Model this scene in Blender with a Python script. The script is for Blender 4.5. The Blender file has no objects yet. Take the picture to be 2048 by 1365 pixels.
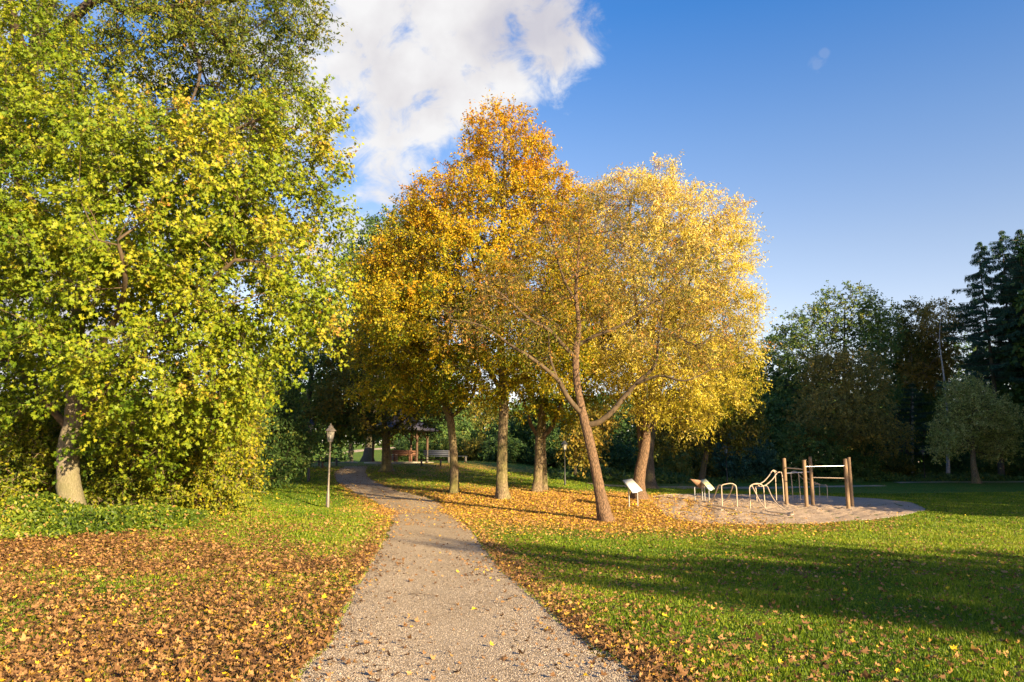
import bpy, math, random
import numpy as np
from mathutils import Vector, Matrix
random.seed(7); rng = np.random.default_rng(11)
SC = bpy.context.scene; COL = SC.collection
R = math.radians
# ------------------------------------------------------------------ camera
PITCH = R(9.7); FP = 1536.0; CAMZ = 1.7
cd = bpy.data.cameras.new('camera'); cd.lens = 27; cd.sensor_width = 36; cd.clip_end = 4000; cd.clip_start = .05
cam = bpy.data.objects.new('camera', cd); COL.objects.link(cam)
cam.location = (0, 0, CAMZ); cam.rotation_euler = (R(90)+PITCH, 0, 0); SC.camera = cam
CP, SP = math.cos(PITCH), math.sin(PITCH)
def rdir(u, v):
    a = (u-1024)/FP; b = (682.5-v)/FP
    return np.array([a, CP-b*SP, SP+b*CP])
def pt(u, v, Y):
    d = rdir(u, v); t = Y/d[1]
    return np.array([d[0]*t, Y, CAMZ+d[2]*t])
# ------------------------------------------------------------------ terrain
ctrl = [(945,1364,None,0),(300,1364,None,0),(1700,1364,None,0)]
CPTS = []
def cpt(u, v, Y): CPTS.append(tuple(pt(u, v, Y)))
for x in (-30,-10,0,10,30,60):
    CPTS.append((x,-20.,0.)); CPTS.append((x,0.,0.))
CPTS += [(-4,8,0),(0,8,0),(5,8,0),(-1.5,14,0),(-2,19,0),(3,14,0),(8,14,0),(13,16,0),(10,22,0),(3,21,0),(-14,9,.25),(-30,12,.7),(22,22,.05),(40,30,.3)]
cpt(845,1018,30.5); cpt(760,975,38); cpt(690,945,46); cpt(702,931,52)
cpt(908,985,34); cpt(1005,997,32); cpt(1075,985,36); cpt(773,943,46); cpt(860,932,50); cpt(810,926,56)
cpt(617,967,41); cpt(655,1020,32); CPTS.append((3.2,25.5,.05)); cpt(1265,1016,29); cpt(1278,1001,33)
cpt(1405,1003,33); CPTS.append((15,30,.12)); CPTS.append((14,34,.2)); CPTS.append((19,29,.1)); CPTS.append((12,43,.45)); cpt(1350,975,50); cpt(1130,970,44)
cpt(1000,925,60); cpt(1400,964,62); cpt(1900,963,66); cpt(1650,964,66); cpt(2100,960,70)
cpt(0,1080,15.5); cpt(200,1068,16); cpt(400,1045,18.5); cpt(145,1025,17.5); cpt(500,1003,24); cpt(540,962,40); cpt(300,1000,26)
CPTS += [(-45,45,3),(-45,75,3),(-20,75,2.4),(0,75,2.6),(20,85,1.4),(60,85,1.4),(-27,110,4.1),(-40,150,7.5),(0,150,5.),(60,150,2.5),(-60,110,5)]
C_ = np.array(CPTS)
def _U(r2): return np.where(r2 > 1e-12, .5*r2*np.log(np.maximum(r2, 1e-12)), 0.)
n_ = len(C_); K_ = _U(((C_[:,None,:2]-C_[None,:,:2])**2).sum(-1)) + np.eye(n_)*6.0
P_ = np.c_[np.ones(n_), C_[:,:2]]
A_ = np.block([[K_, P_],[P_.T, np.zeros((3,3))]])
W_ = np.linalg.solve(A_, np.r_[C_[:,2], 0, 0, 0])
def snoise(x, y, s, seed=0):
    r = np.random.default_rng(seed+101); o = 0
    for i in range(7):
        a = r.uniform(0, 6.28); k = s*r.uniform(.6, 1.7); o = o+np.sin((x*math.cos(a)+y*math.sin(a))*k+r.uniform(0, 6.28))
    return o/7**.5
def terrain(x, y):
    x = np.atleast_1d(np.asarray(x, float)); y = np.atleast_1d(np.asarray(y, float))
    xc = np.clip(x, -60, 62); yc = np.clip(y, -20, 150)
    z = np.empty_like(xc); f = xc.ravel(); g = yc.ravel(); zz = np.empty(len(f))
    for i in range(0, len(f), 20000):
        a = f[i:i+20000]; b = g[i:i+20000]
        zz[i:i+20000] = _U((a[:,None]-C_[:,0])**2+(b[:,None]-C_[:,1])**2) @ W_[:-3] + W_[-3] + W_[-2]*a + W_[-1]*b
    z = zz.reshape(xc.shape)
    return z + .012*snoise(x, y, 1.3, 1) + .02*snoise(x, y, .45, 2)
def tz(x, y): return float(terrain(x, y)[0])
def hit(u, v):
    d = rdir(u, v); p = np.array([0, 0, CAMZ]); ts = np.geomspace(4, 250, 900)
    q = p+ts[:,None]*d; zz = terrain(q[:,0], q[:,1]); k = np.argmax(q[:,2] < zz)
    if not (q[:,2] < zz).any(): k = len(ts)-1
    a, b = ts[max(k-1,0)], ts[k]
    for _ in range(12):
        m = (a+b)/2; w = p+m*d
        if w[2] < tz(w[0], w[1]): b = m
        else: a = m
    w = p+b*d; return np.array([w[0], w[1], tz(w[0], w[1])])
# ------------------------------------------------------------------ mesh + tags
def mesh_np(name, blocks, mat, parent=None, smooth=False, kind=None):
    """blocks: list of (verts Nx3, faces Mxk, tone M or None)"""
    V = []; L = []; LT = []; T = []; off = 0
    for v, f, t in blocks:
        if len(f) == 0: continue
        V.append(v); L.append((f+off).ravel()); LT.append(np.full(len(f), f.shape[1], np.int32)); off += len(v)
        T.append(np.zeros(len(f)) if t is None else t)
    V = np.concatenate(V).astype(np.float32); L = np.concatenate(L).astype(np.int32); LT = np.concatenate(LT); T = np.concatenate(T).astype(np.float32)
    me = bpy.data.meshes.new(name); me.vertices.add(len(V)); me.vertices.foreach_set('co', V.ravel())
    me.loops.add(len(L)); me.loops.foreach_set('vertex_index', L)
    me.polygons.add(len(LT)); me.polygons.foreach_set('loop_start', np.r_[0, np.cumsum(LT)[:-1]].astype(np.int32)); me.polygons.foreach_set('loop_total', LT)
    if smooth: me.polygons.foreach_set('use_smooth', np.ones(len(LT), bool))
    at = me.attributes.new('tone', 'FLOAT', 'FACE'); at.data.foreach_set('value', T)
    me.update(calc_edges=True); me.materials.append(mat)
    o = bpy.data.objects.new(name, me); COL.objects.link(o)
    if parent: o.parent = parent
    if kind: o['kind'] = kind
    return o
def thing(name, label, cat, loc, group=None, rz=0):
    o = bpy.data.objects.new(name, None); COL.objects.link(o); o.location = loc; o.rotation_euler = (0, 0, rz); o.empty_display_size = .3
    o['label'] = label; o['category'] = cat
    if group: o['group'] = group
    return o
def shift(blocks, p):
    p = np.asarray(p, float); return [(v-p, f, t) for v, f, t in blocks]
# ------------------------------------------------------------------ shape blocks
def tube(pts, rad, n=8, cap=True):
    P = np.asarray(pts, float); r = np.broadcast_to(np.asarray(rad, float), (len(P),)); m = len(P)
    T = np.gradient(P, axis=0); T /= np.linalg.norm(T, axis=1)[:,None]+1e-9
    ref = np.array([1,0,0.]) if abs(T[:,2]).mean() > .6 else np.array([0,0,1.])
    if abs((T@ref)).max() > .97: ref = np.array([.3,.9,.2])
    U = np.cross(T, ref); U /= np.linalg.norm(U, axis=1)[:,None]+1e-9; W = np.cross(T, U)
    a = np.arange(n)*2*math.pi/n
    V = P[:,None,:]+r[:,None,None]*(np.cos(a)[None,:,None]*U[:,None,:]+np.sin(a)[None,:,None]*W[:,None,:])
    V = V.reshape(-1, 3); i = np.arange(m-1)[:,None]*n; j = np.arange(n)[None,:]; k = (j+1) % n
    F = np.stack([i+j, i+k, i+n+k, i+n+j], -1).reshape(-1, 4)
    out = [(V, F, None)]
    if cap: out += [(V[:n], np.arange(n)[::-1][None,:].copy(), None), (V[-n:], np.arange(n)[None,:].copy(), None)]
    return out
def box(c, s, rot=None, bev=.0):
    c = np.asarray(c, float); s = np.asarray(s, float)/2
    v = np.array([[x,y,z] for x in (-1,1) for y in (-1,1) for z in (-1,1)], float)*s
    if rot is not None: v = v@np.array(rot).T
    f = np.array([[0,1,3,2],[4,6,7,5],[0,4,5,1],[2,3,7,6],[0,2,6,4],[1,5,7,3]])
    return [(v+c, f, None)]
def rx(a): return np.array([[1,0,0],[0,math.cos(a),-math.sin(a)],[0,math.sin(a),math.cos(a)]])
def rzm(a): return np.array([[math.cos(a),-math.sin(a),0],[math.sin(a),math.cos(a),0],[0,0,1]])
def frust(z0, z1, a, b, n=4, c=(0,0), rot=math.pi/4):
    t = np.arange(n)*2*math.pi/n+rot
    V = np.array([[c[0]+math.cos(q)*a, c[1]+math.sin(q)*a, z0] for q in t]+[[c[0]+math.cos(q)*b, c[1]+math.sin(q)*b, z1] for q in t])
    j = np.arange(n); k = (j+1) % n
    return [(V, np.stack([j, k, n+k, n+j], -1), None), (V, np.arange(n)[::-1][None,:].copy(), None), (V, np.arange(n, 2*n)[None,:].copy(), None)]
def lathe(prof, n=16, c=(0,0)):
    out = []
    t = np.arange(n)*2*math.pi/n
    V = np.array([[c[0]+math.cos(q)*r, c[1]+math.sin(q)*r, z] for r, z in prof for q in t])
    i = np.arange(len(prof)-1)[:,None]*n; j = np.arange(n)[None,:]; k = (j+1) % n
    F = np.stack([i+j, i+k, i+n+k, i+n+j], -1).reshape(-1, 4)
    return [(V, F, None), (V[:n], np.arange(n)[::-1][None,:].copy(), None), (V[-n:], np.arange(n)[None,:].copy(), None)]
def smoothpath(P, k=6):
    P = np.asarray(P, float); out = []
    for i in range(len(P)-1):
        p0 = P[max(i-1,0)]; p1 = P[i]; p2 = P[i+1]; p3 = P[min(i+2, len(P)-1)]
        for t in np.arange(k)/k:
            out.append(.5*((2*p1)+(-p0+p2)*t+(2*p0-5*p1+4*p2-p3)*t*t+(-p0+3*p1-3*p2+p3)*t**3))
    out.append(P[-1]); return np.array(out)
# ------------------------------------------------------------------ materials
def new_mat(name):
    m = bpy.data.materials.new(name); m.use_nodes = True; nt = m.node_tree; nt.nodes.clear()
    o = nt.nodes.new('ShaderNodeOutputMaterial'); return m, nt, o
def N(nt, t, **k):
    n = nt.nodes.new(t)
    for a, b in k.items():
        setattr(n, a, b)
    return n
def ramp(nt, stops):
    r = nt.nodes.new('ShaderNodeValToRGB'); e = r.color_ramp.elements
    while len(e) > 1: e.remove(e[-1])
    e[0].position = stops[0][0]; e[0].color = (*stops[0][1], 1)
    for p, c in stops[1:]:
        q = e.new(p); q.color = (*c, 1)
    return r
def leaf_mat(name, stops, trans=.35, rough=.55):
    m, nt, o = new_mat(name); l = nt.links.new
    a = N(nt, 'ShaderNodeAttribute', attribute_name='tone'); r = ramp(nt, stops); l(a.outputs['Fac'], r.inputs[0])
    b = N(nt, 'ShaderNodeBsdfPrincipled'); b.inputs['Roughness'].default_value = rough; b.inputs['Specular IOR Level'].default_value = .3
    t = N(nt, 'ShaderNodeBsdfTranslucent'); mx = N(nt, 'ShaderNodeMixShader'); mx.inputs[0].default_value = trans
    l(r.outputs[0], b.inputs['Base Color']); l(r.outputs[0], t.inputs[0]); l(b.outputs[0], mx.inputs[1]); l(t.outputs[0], mx.inputs[2]); l(mx.outputs[0], o.inputs[0])
    return m
def bark_mat(name, c1, c2, moss=None, scale=1.0, bump=.6):
    m, nt, o = new_mat(name); l = nt.links.new
    g = N(nt, 'ShaderNodeNewGeometry'); mp = N(nt, 'ShaderNodeMapping'); mp.inputs['Scale'].default_value = (14*scale, 14*scale, 3*scale); l(g.outputs['Position'], mp.inputs[0])
    n1 = N(nt, 'ShaderNodeTexNoise'); n1.inputs['Scale'].default_value = 1.6; n1.inputs['Detail'].default_value = 8; n1.inputs['Roughness'].default_value = .7; l(mp.outputs[0], n1.inputs[0])
    v = N(nt, 'ShaderNodeTexVoronoi', feature='DISTANCE_TO_EDGE'); v.inputs['Scale'].default_value = 1.8; l(mp.outputs[0], v.inputs[0])
    mm = N(nt, 'ShaderNodeMath', operation='MULTIPLY'); l(n1.outputs[0], mm.inputs[0]); 
    vr = N(nt, 'ShaderNodeMapRange'); vr.inputs['From Max'].default_value = .25; vr.inputs['To Min'].default_value = .45; l(v.outputs['Distance'], vr.inputs[0]); l(vr.outputs[0], mm.inputs[1])
    r = ramp(nt, [(.2, c1), (.62, c2)]); l(mm.outputs[0], r.inputs[0]); col = r.outputs[0]
    if moss:
        n2 = N(nt, 'ShaderNodeTexNoise'); n2.inputs['Scale'].default_value = 1.3; n2.inputs['Detail'].default_value = 6; l(g.outputs['Position'], n2.inputs[0])
        rr = ramp(nt, [(.42, (0,0,0)), (.75, (.8,.8,.8))]); l(n2.outputs[0], rr.inputs[0])
        mx = N(nt, 'ShaderNodeMix', data_type='RGBA'); l(rr.outputs[0], mx.inputs[0]); l(col, mx.inputs[6]); mx.inputs[7].default_value = (*moss, 1); col = mx.outputs[2]
    b = N(nt, 'ShaderNodeBsdfPrincipled'); b.inputs['Roughness'].default_value = .9; l(col, b.inputs['Base Color'])
    bp = N(nt, 'ShaderNodeBump'); bp.inputs['Strength'].default_value = bump; bp.inputs['Distance'].default_value = .05; l(mm.outputs[0], bp.inputs['Height']); l(bp.outputs[0], b.inputs['Normal'])
    l(b.outputs[0], o.inputs[0]); return m
def plain_mat(name, col, rough=.6, metal=0, var=.25, scale=12, bump=.1, col2=None, stretch=(1,1,1)):
    m, nt, o = new_mat(name); l = nt.links.new
    tc = N(nt, 'ShaderNodeTexCoord'); mp = N(nt, 'ShaderNodeMapping'); mp.inputs['Scale'].default_value = stretch; l(tc.outputs['Object'], mp.inputs[0])
    n1 = N(nt, 'ShaderNodeTexNoise'); n1.inputs['Scale'].default_value = scale; n1.inputs['Detail'].default_value = 7; l(mp.outputs[0], n1.inputs[0])
    c2 = col2 or tuple(c*(1-var) for c in col)
    r = ramp(nt, [(.35, c2), (.65, col)]); l(n1.outputs[0], r.inputs[0])
    b = N(nt, 'ShaderNodeBsdfPrincipled'); b.inputs['Roughness'].default_value = rough; b.inputs['Metallic'].default_value = metal; l(r.outputs[0], b.inputs['Base Color'])
    bp = N(nt, 'ShaderNodeBump'); bp.inputs['Strength'].default_value = bump; bp.inputs['Distance'].default_value = .01; l(n1.outputs[0], bp.inputs['Height']); l(bp.outputs[0], b.inputs['Normal'])
    l(b.outputs[0], o.inputs[0]); return m
# ------------------------------------------------------------------ leaf templates
def tmpl(half_pts, fold=.12, droop=.15):
    h = np.array(half_pts, float)
    def z(p): return fold*np.abs(p[:,1])-droop*p[:,0]**2
    a = np.c_[h, z(h)]; b = np.c_[h[:,0], -h[:,1], z(h)]
    k = len(h)
    return np.concatenate([a, b]), np.array([list(range(k)), list(range(k, 2*k))[::-1]])
LEAF = {
 'tri': (np.array([[0,0,0],[.5,.36,.05],[1,0,-.12],[.5,-.36,.05]]), np.array([[0,2,1],[0,3,2]])),
 'narrow': (np.array([[0,0,0],[.45,.17,.04],[1,0,-.1],[.45,-.17,.04]]), np.array([[0,2,1],[0,3,2]])),
 'oval': tmpl([(0,0),(1,0),(.68,.27),(.25,.3)]),
 'maple': tmpl([(0,0),(1,0),(.58,.13),(.66,.44),(.34,.26),(.05,.55),(-.1,.14)], .18, .2),
 'oak': tmpl([(0,0),(1,0),(.8,.2),(.62,.12),(.5,.3),(.32,.14),(.15,.18)], .1, .2),
 'needle': (np.array([[0,0,0],[.6,.13,0],[1,0,-.05],[.6,-.13,0]]), np.array([[0,2,1],[0,3,2]])),
}
def leaves(P, axis, nrm, size, tone, kind='tri', curl=None):
    T, F = LEAF[kind]; n = len(P)
    ax = axis/(np.linalg.norm(axis, axis=1)[:,None]+1e-9)
    nn = nrm-(nrm*ax).sum(1)[:,None]*ax; nn /= np.linalg.norm(nn, axis=1)[:,None]+1e-9
    sd = np.cross(nn, ax)
    Tz = T[None,:,2]*np.ones((n,1)) if curl is None else T[None,:,2]+curl[:,None]*((T[None,:,0]-.4)**2+T[None,:,1]**2)
    w = rng.uniform(.75, 1.15, n)
    V = P[:,None,:]+size[:,None,None]*(T[None,:,0,None]*ax[:,None,:]+(w[:,None]*T[None,:,1])[:,:,None]*sd[:,None,:]+Tz[:,:,None]*nn[:,None,:])
    k = len(T); FF = (F[None]+(np.arange(n)*k)[:,None,None]).reshape(-1, F.shape[1])
    return V.reshape(-1, 3), FF, np.repeat(np.clip(tone, 0, 1), len(F))
def unit(v): return v/(np.linalg.norm(v, axis=-1, keepdims=True)+1e-9)
def twigs3(A, B, r):
    """many thin 3 sided tapering sticks from A to B"""
    n = len(A); d = unit(B-A); u = unit(np.cross(d, np.array([.31,.2,.93]))); w = np.cross(d, u)
    a = np.arange(3)*2.0944
    ring = (np.cos(a)[None,:,None]*u[:,None,:]+np.sin(a)[None,:,None]*w[:,None,:])*r[:,None,None]
    V = np.concatenate([A[:,None,:]+ring, (B)[:,None,:]], 1); o = (np.arange(n)*4)[:,None,None]
    F = np.array([[0,1,3],[1,2,3],[2,0,3]])[None]+o
    return V.reshape(-1, 3), F.reshape(-1, 3), None
# ------------------------------------------------------------------ tree builder
def grow(name, label, cat, base, trunk, limbs, ell, natt, mats, leaf, seed, group=None, bf=.35, r0=.009, twig=(.5, 8, 8), size=.11,
         tone=(.5,.2,.2), tz_=None, minz=None, flare=1.5, shell=.3, out_w=.5, up_w=.6, droop=.25, step=.6, partnames=('trunk','branches','crown'), sun_w=.0, pw=2.4, twr=.006):
    """trunk: Nx4 world polyline with radius, limbs likewise, ell: list of (cx,cy,cz,rx,ry,rz)"""
    global rng
    rng = np.random.default_rng(seed)
    root = thing(name, label, cat, base, group)
    tr = smoothpath(trunk, 6); nodes = []; par = []; fix = []
    prev = -1
    for q in tr: nodes.append(q[:3]); par.append(prev); fix.append(q[3]); prev = len(nodes)-1
    ntr = len(tr); limb_nodes = []
    for lb in limbs:
        s = smoothpath(lb, 5); d = np.linalg.norm(np.array(nodes[:])-s[0,:3], axis=1); prev = int(d.argmin())
        for q in s[1:]:
            nodes.append(q[:3]); par.append(prev); fix.append(q[3]); prev = len(nodes)-1
    ell = np.array(ell, float); w = (ell[:,3]*ell[:,4]*ell[:,5])**.75; w /= w.sum()
    A = []
    k = rng.choice(len(ell), natt*6, p=w); u = unit(rng.normal(size=(natt*6, 3)))*(rng.uniform(0, 1, natt*6)**shell)[:,None]
    q = ell[k,:3]+u*ell[k,3:]
    if minz is not None: q = q[q[:,2] > minz]
    ins = np.zeros(len(q))                      # keep points that are not deep inside other lobes
    for e in ell: ins = np.maximum(ins, 1-np.linalg.norm((q-e[:3])/e[3:], axis=1))
    q = q[(ins < .55) | (rng.uniform(size=len(q)) < .25)]
    vol = (4.19*ell[:,3]*ell[:,4]*ell[:,5]).sum(); dmin = .62*(vol/natt)**(1/3)
    kept = np.zeros((0,3))
    for p in q:
        if len(kept) == 0 or ((kept-p)**2).sum(1).min() > dmin*dmin*rng.uniform(.3, 1.1): kept = np.vstack([kept, p])
        if len(kept) >= natt: break
    A = kept; nat = len(A)
    spine = np.array(nodes)
    zlow = tr[0,2]+.30*(tr[-1,2]-tr[0,2])
    order = np.argsort([((spine-a)**2).sum(1).min() for a in A])
    cap = len(nodes)+nat*14; X = np.zeros((cap, 3)); X[:len(nodes)] = spine; PL = np.full(cap, 1e9); n = len(nodes)
    for i in range(n):
        PL[i] = 0 if i < ntr else (PL[par[i]]+.3*np.linalg.norm(X[i]-X[par[i]]) if par[i] >= 0 else 0)
    okm = np.ones(cap, bool); okm[:ntr] = X[:ntr,2] > zlow
    tips = []
    for ia in order:
        a = A[ia]; d = np.linalg.norm(X[:n]-a, axis=1)
        c = d+bf*PL[:n]+np.where(okm[:n], 0, 1e6)+.8*np.maximum(0, X[:n,2]-a[2]); j = int(c.argmin()); L = d[j]
        if L < .05: tips.append(j); continue
        m = max(1, int(L/step)); p0 = X[j].copy(); prev = j
        g = X[j]-X[par[j]] if par[j] >= 0 else np.array([0,0,1.]); g = g/(np.linalg.norm(g)+1e-9)
        mid = (p0+a)/2+g*L*.18+rng.normal(size=3)*L*.06+np.array([0,0,.05*L])
        for t in (np.arange(m)+1)/m:
            pz = (1-t)**2*p0+2*t*(1-t)*mid+t*t*a+(rng.normal(size=3)*.035 if t < 1 else 0)
            if n >= cap: break
            X[n] = pz; par.append(prev); fix.append(0); PL[n] = PL[prev]+np.linalg.norm(pz-X[prev]); prev = n; n += 1
        tips.append(prev)
    X = X[:n]; par = np.array(par); rad = np.zeros(n); acc = np.zeros(n); fix = np.array(fix)
    for i in range(n-1, -1, -1):
        rad[i] = max(acc[i]**(1/pw) if acc[i] > 0 else r0, r0)
        if i < len(spine) and fix[i] > 0: rad[i] = fix[i]
        if par[i] >= 0: acc[par[i]] += rad[i]**pw
    for i in range(len(spine), n): rad[i] = min(rad[i], rad[par[i]]*.92)
    kids = [[] for _ in range(n)]
    for i in range(n):
        if par[i] >= 0: kids[par[i]].append(i)
    # trunk mesh
    T_ = X[:ntr].copy(); tr_r = rad[:ntr].copy()
    dist = np.r_[0, np.cumsum(np.linalg.norm(np.diff(T_, axis=0), axis=1))]
    tr_r = tr_r*(1+(flare-1)*(.8*np.exp(-dist/.22)+.35*np.exp(-dist/.9))); T_[0,2] -= .15
    blk = tube(T_, tr_r, 14); v = blk[0][0].reshape(ntr, 14, 3); cen = T_[:,None,:]
    ang = np.arange(14)*6.283/14
    lob = 1+.30*np.exp(-dist/.28)[:,None]*np.sin(ang*4+seed)[None]+.08*np.exp(-dist/1.5)[:,None]*np.sin(ang*5+seed)[None]+.05*np.sin(ang*3+seed)[None]+rng.normal(size=(ntr,14))*.025
    v = cen+(v-cen)*lob[:,:,None]; blk = [(v.reshape(-1,3), blk[0][1], None)]
    mesh_np(partnames[0], shift(blk, base), mats[0], root, True)
    bl = []; stack = []
    for i in range(n):
        if i < ntr and par[i] == i-1 or i == 0: continue
        p = par[i]
        if p < ntr or i < ntr: stack.append(i)
        else:
            best = max(kids[p], key=lambda c: rad[c])
            if best != i: stack.append(i)
    for s in stack:
        ch = [par[s], s]; c = s
        while kids[c]:
            c = max(kids[c], key=lambda z: rad[z]); ch.append(c)
        rr = rad[ch].copy(); rr[0] = min(rr[0], rr[1]*1.25); sides = 9 if rr[1] > .06 else (6 if rr[1] > .025 else 4)
        rr[-1] *= .5
        bl.append(tube(X[ch], rr, sides, cap=False)[0])
    if bl: mesh_np(partnames[1], shift(bl, base), mats[1] if len(mats) > 2 else mats[0], root, True)
    # twigs + leaves
    tl, nt_, nl = twig
    tips = np.array(tips); C = X[tips]; cen = ell[:,:3].mean(0)
    tp = np.repeat(np.arange(len(C)), nt_); 
    bd = unit(C-X[par[tips]])
    od = unit(C-cen)
    dirs = unit(rng.normal(size=(len(tp), 3))*.75+bd[tp]*.45+od[tp]*.45+np.array([0,0,.1]))
    L = tl*rng.uniform(.5, 1.25, len(tp)); S = C[tp]+rng.normal(size=(len(tp),3))*tl*.22
    E = S+dirs*L[:,None]+np.array([0,0,-1.])*(droop*L**2)[:,None]
    tw = twigs3(C[tp]*.35+S*.65, E, np.full(len(tp), twr))
    q = np.repeat(np.arange(len(tp)), nl); t = rng.uniform(.1, 1.05, len(q))
    P = S[q]+(E[q]-S[q])*t[:,None]+rng.normal(size=(len(q),3))*.045
    ax = unit(dirs[q]*.55+rng.normal(size=(len(q),3))*.6+np.array([0,0,-.35]))
    nm = rng.normal(size=(len(q),3))*.6+np.array([0,0,up_w])+out_w*od[tp[q]]+sun_w*np.array([.68,-.68,.27])
    zc = (P[:,2]-ell[:,2].min())/(np.ptp(ell[:,2])+4)
    ctone = rng.normal(size=len(C))*tone[1]
    tn = tone[0]+ctone[tp[q]]+rng.normal(size=len(q))*tone[2]+(0 if tz_ is None else tz_(P))
    sz = size*rng.uniform(.6, 1.25, len(q))
    mesh_np(partnames[2], shift([leaves(P, ax, nm, sz, tn, leaf)], base), mats[-1], root)
    tb = mesh_np('twigs', shift([tw], base), mats[1] if len(mats) > 2 else mats[0], root)
    return root
def pe(u, v, Y, ru, rv, rd):
    c = pt(u, v, Y); s = Y/FP; return (c[0], c[1], c[2], ru*s, rd, rv*s*1.03)
def pp(u, v, Y, r): return (*pt(u, v, Y), r)
def ground_base(u, v, Y):
    p = pt(u, v, Y); return np.array([p[0], Y, tz(p[0], Y)])
# ------------------------------------------------------------------ world, sun
SUN_EL, SUN_AZ = R(17), R(139)   # azimuth clockwise from +Y: behind the camera to the right
W = bpy.data.worlds.new('World'); SC.world = W; W.use_nodes = True; nt = W.node_tree; nt.nodes.clear(); l = nt.links.new
out = N(nt, 'ShaderNodeOutputWorld'); bg = N(nt, 'ShaderNodeBackground'); bg.inputs['Strength'].default_value = .0715
sky = N(nt, 'ShaderNodeTexSky', sky_type='NISHITA', sun_disc=False, sun_elevation=SUN_EL, sun_rotation=SUN_AZ, altitude=300, air_density=1.0, dust_density=.6, ozone_density=2.2)
tc = N(nt, 'ShaderNodeTexCoord')
def mathn(op, a, b=None, c=None):
    m = N(nt, 'ShaderNodeMath', operation=op)
    for i, x in enumerate((a, b, c)):
        if x is None: continue
        if isinstance(x, (int, float)): m.inputs[i].default_value = x
        else: l(x, m.inputs[i])
    return m.outputs[0]
sep = N(nt, 'ShaderNodeSeparateXYZ'); l(tc.outputs['Generated'], sep.inputs[0])
# cloud bank: soft blobs around fixed compass directions, edges broken by noise
mp = N(nt, 'ShaderNodeMapping'); mp.inputs['Scale'].default_value = (1, 1, 1.25); l(tc.outputs['Generated'], mp.inputs[0])
nz = N(nt, 'ShaderNodeTexNoise'); nz.inputs['Scale'].default_value = 5.5; nz.inputs['Detail'].default_value = 12; nz.inputs['Roughness'].default_value = .56; nz.inputs['Distortion'].default_value = .25; l(mp.outputs[0], nz.inputs[0])
nzf = N(nt, 'ShaderNodeTexNoise'); nzf.inputs['Scale'].default_value = 17; nzf.inputs['Detail'].default_value = 10; nzf.inputs['Roughness'].default_value = .62; nzf.inputs['Distortion'].default_value = .5; l(mp.outputs[0], nzf.inputs[0])
dn = N(nt, 'ShaderNodeVectorMath', operation='NORMALIZE'); l(tc.outputs['Generated'], dn.inputs[0])
blob = None
for (u, v, rr) in [(700,60,.15),(620,230,.13),(860,20,.13),(800,180,.12),(970,50,.10),(780,290,.07),(1080,50,.06),(1010,150,.05),(950,200,.05),(450,100,.18),(250,420,.16),(60,700,.22),(700,480,.05),(-300,200,.3),(640,500,.05),(1085,70,.06)]:
    d = rdir(u, v); d = d/np.linalg.norm(d)
    ds = N(nt, 'ShaderNodeVectorMath', operation='DISTANCE'); l(dn.outputs[0], ds.inputs[0]); ds.inputs[1].default_value = tuple(d)
    f = mathn('SUBTRACT', 1.0, mathn('DIVIDE', ds.outputs['Value'], rr))
    blob = f if blob is None else mathn('SMOOTH_MAX', blob, f, .25)
dens = mathn('ADD', mathn('MULTIPLY', blob, 1.0), mathn('ADD', mathn('MULTIPLY', mathn('SUBTRACT', nz.outputs[0], .50), 3.0), mathn('MULTIPLY', mathn('SUBTRACT', nzf.outputs[0], .5), 2.6)))
mr = N(nt, 'ShaderNodeMapRange', interpolation_type='SMOOTHSTEP'); mr.inputs['From Min'].default_value = -.02; mr.inputs['From Max'].default_value = .85; l(dens, mr.inputs[0])
nz2 = N(nt, 'ShaderNodeTexNoise'); nz2.inputs['Scale'].default_value = 5.5; nz2.inputs['Detail'].default_value = 10; nz2.inputs['Roughness'].default_value = .5
mp2 = N(nt, 'ShaderNodeMapping'); mp2.inputs['Location'].default_value = (3.1, .4, 1.7); l(tc.outputs['Generated'], mp2.inputs[0]); l(mp2.outputs[0], nz2.inputs[0])
cr = ramp(nt, [(.36, (2.75, 2.7, 3.0)), (.46, (3.45, 3.36, 3.45)), (.56, (4.05, 4.02, 4.05))]); l(nz2.outputs[0], cr.inputs[0])
# thin wisps
mp3 = N(nt, 'ShaderNodeMapping'); mp3.inputs['Scale'].default_value = (1, 1, 2.5); mp3.inputs['Location'].default_value = (.6, 2.2, 0); l(tc.outputs['Generated'], mp3.inputs[0])
nz3 = N(nt, 'ShaderNodeTexNoise'); nz3.inputs['Scale'].default_value = 7; nz3.inputs['Detail'].default_value = 9; nz3.inputs['Distortion'].default_value = .8; l(mp3.outputs[0], nz3.inputs[0])
w3 = N(nt, 'ShaderNodeMapRange', interpolation_type='SMOOTHSTEP'); w3.inputs['From Min'].default_value = .66; w3.inputs['From Max'].default_value = .9; w3.inputs['To Max'].default_value = .3; l(nz3.outputs[0], w3.inputs[0])
wd = None
for (u, v, rr) in [(1635,130,.012),(1648,108,.008),(1118,135,.015)]:
    d = rdir(u, v); d = d/np.linalg.norm(d); ds = N(nt, 'ShaderNodeVectorMath', operation='DISTANCE'); l(dn.outputs[0], ds.inputs[0]); ds.inputs[1].default_value = tuple(d)
    f = mathn('SUBTRACT', 1.0, mathn('DIVIDE', ds.outputs['Value'], rr)); wd = f if wd is None else mathn('MAXIMUM', wd, f)
wisp = mathn('MULTIPLY', mathn('MAXIMUM', mathn('ADD', mathn('MULTIPLY', wd, .5), mathn('MULTIPLY', mathn('SUBTRACT', nzf.outputs[0], .56), 2.5)), 0), mathn('MAXIMUM', wd, 0))
alpha = mathn('MAXIMUM', mr.outputs[0], mathn('MAXIMUM', w3.outputs[0], mathn('MINIMUM', wisp, .10)))
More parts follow.
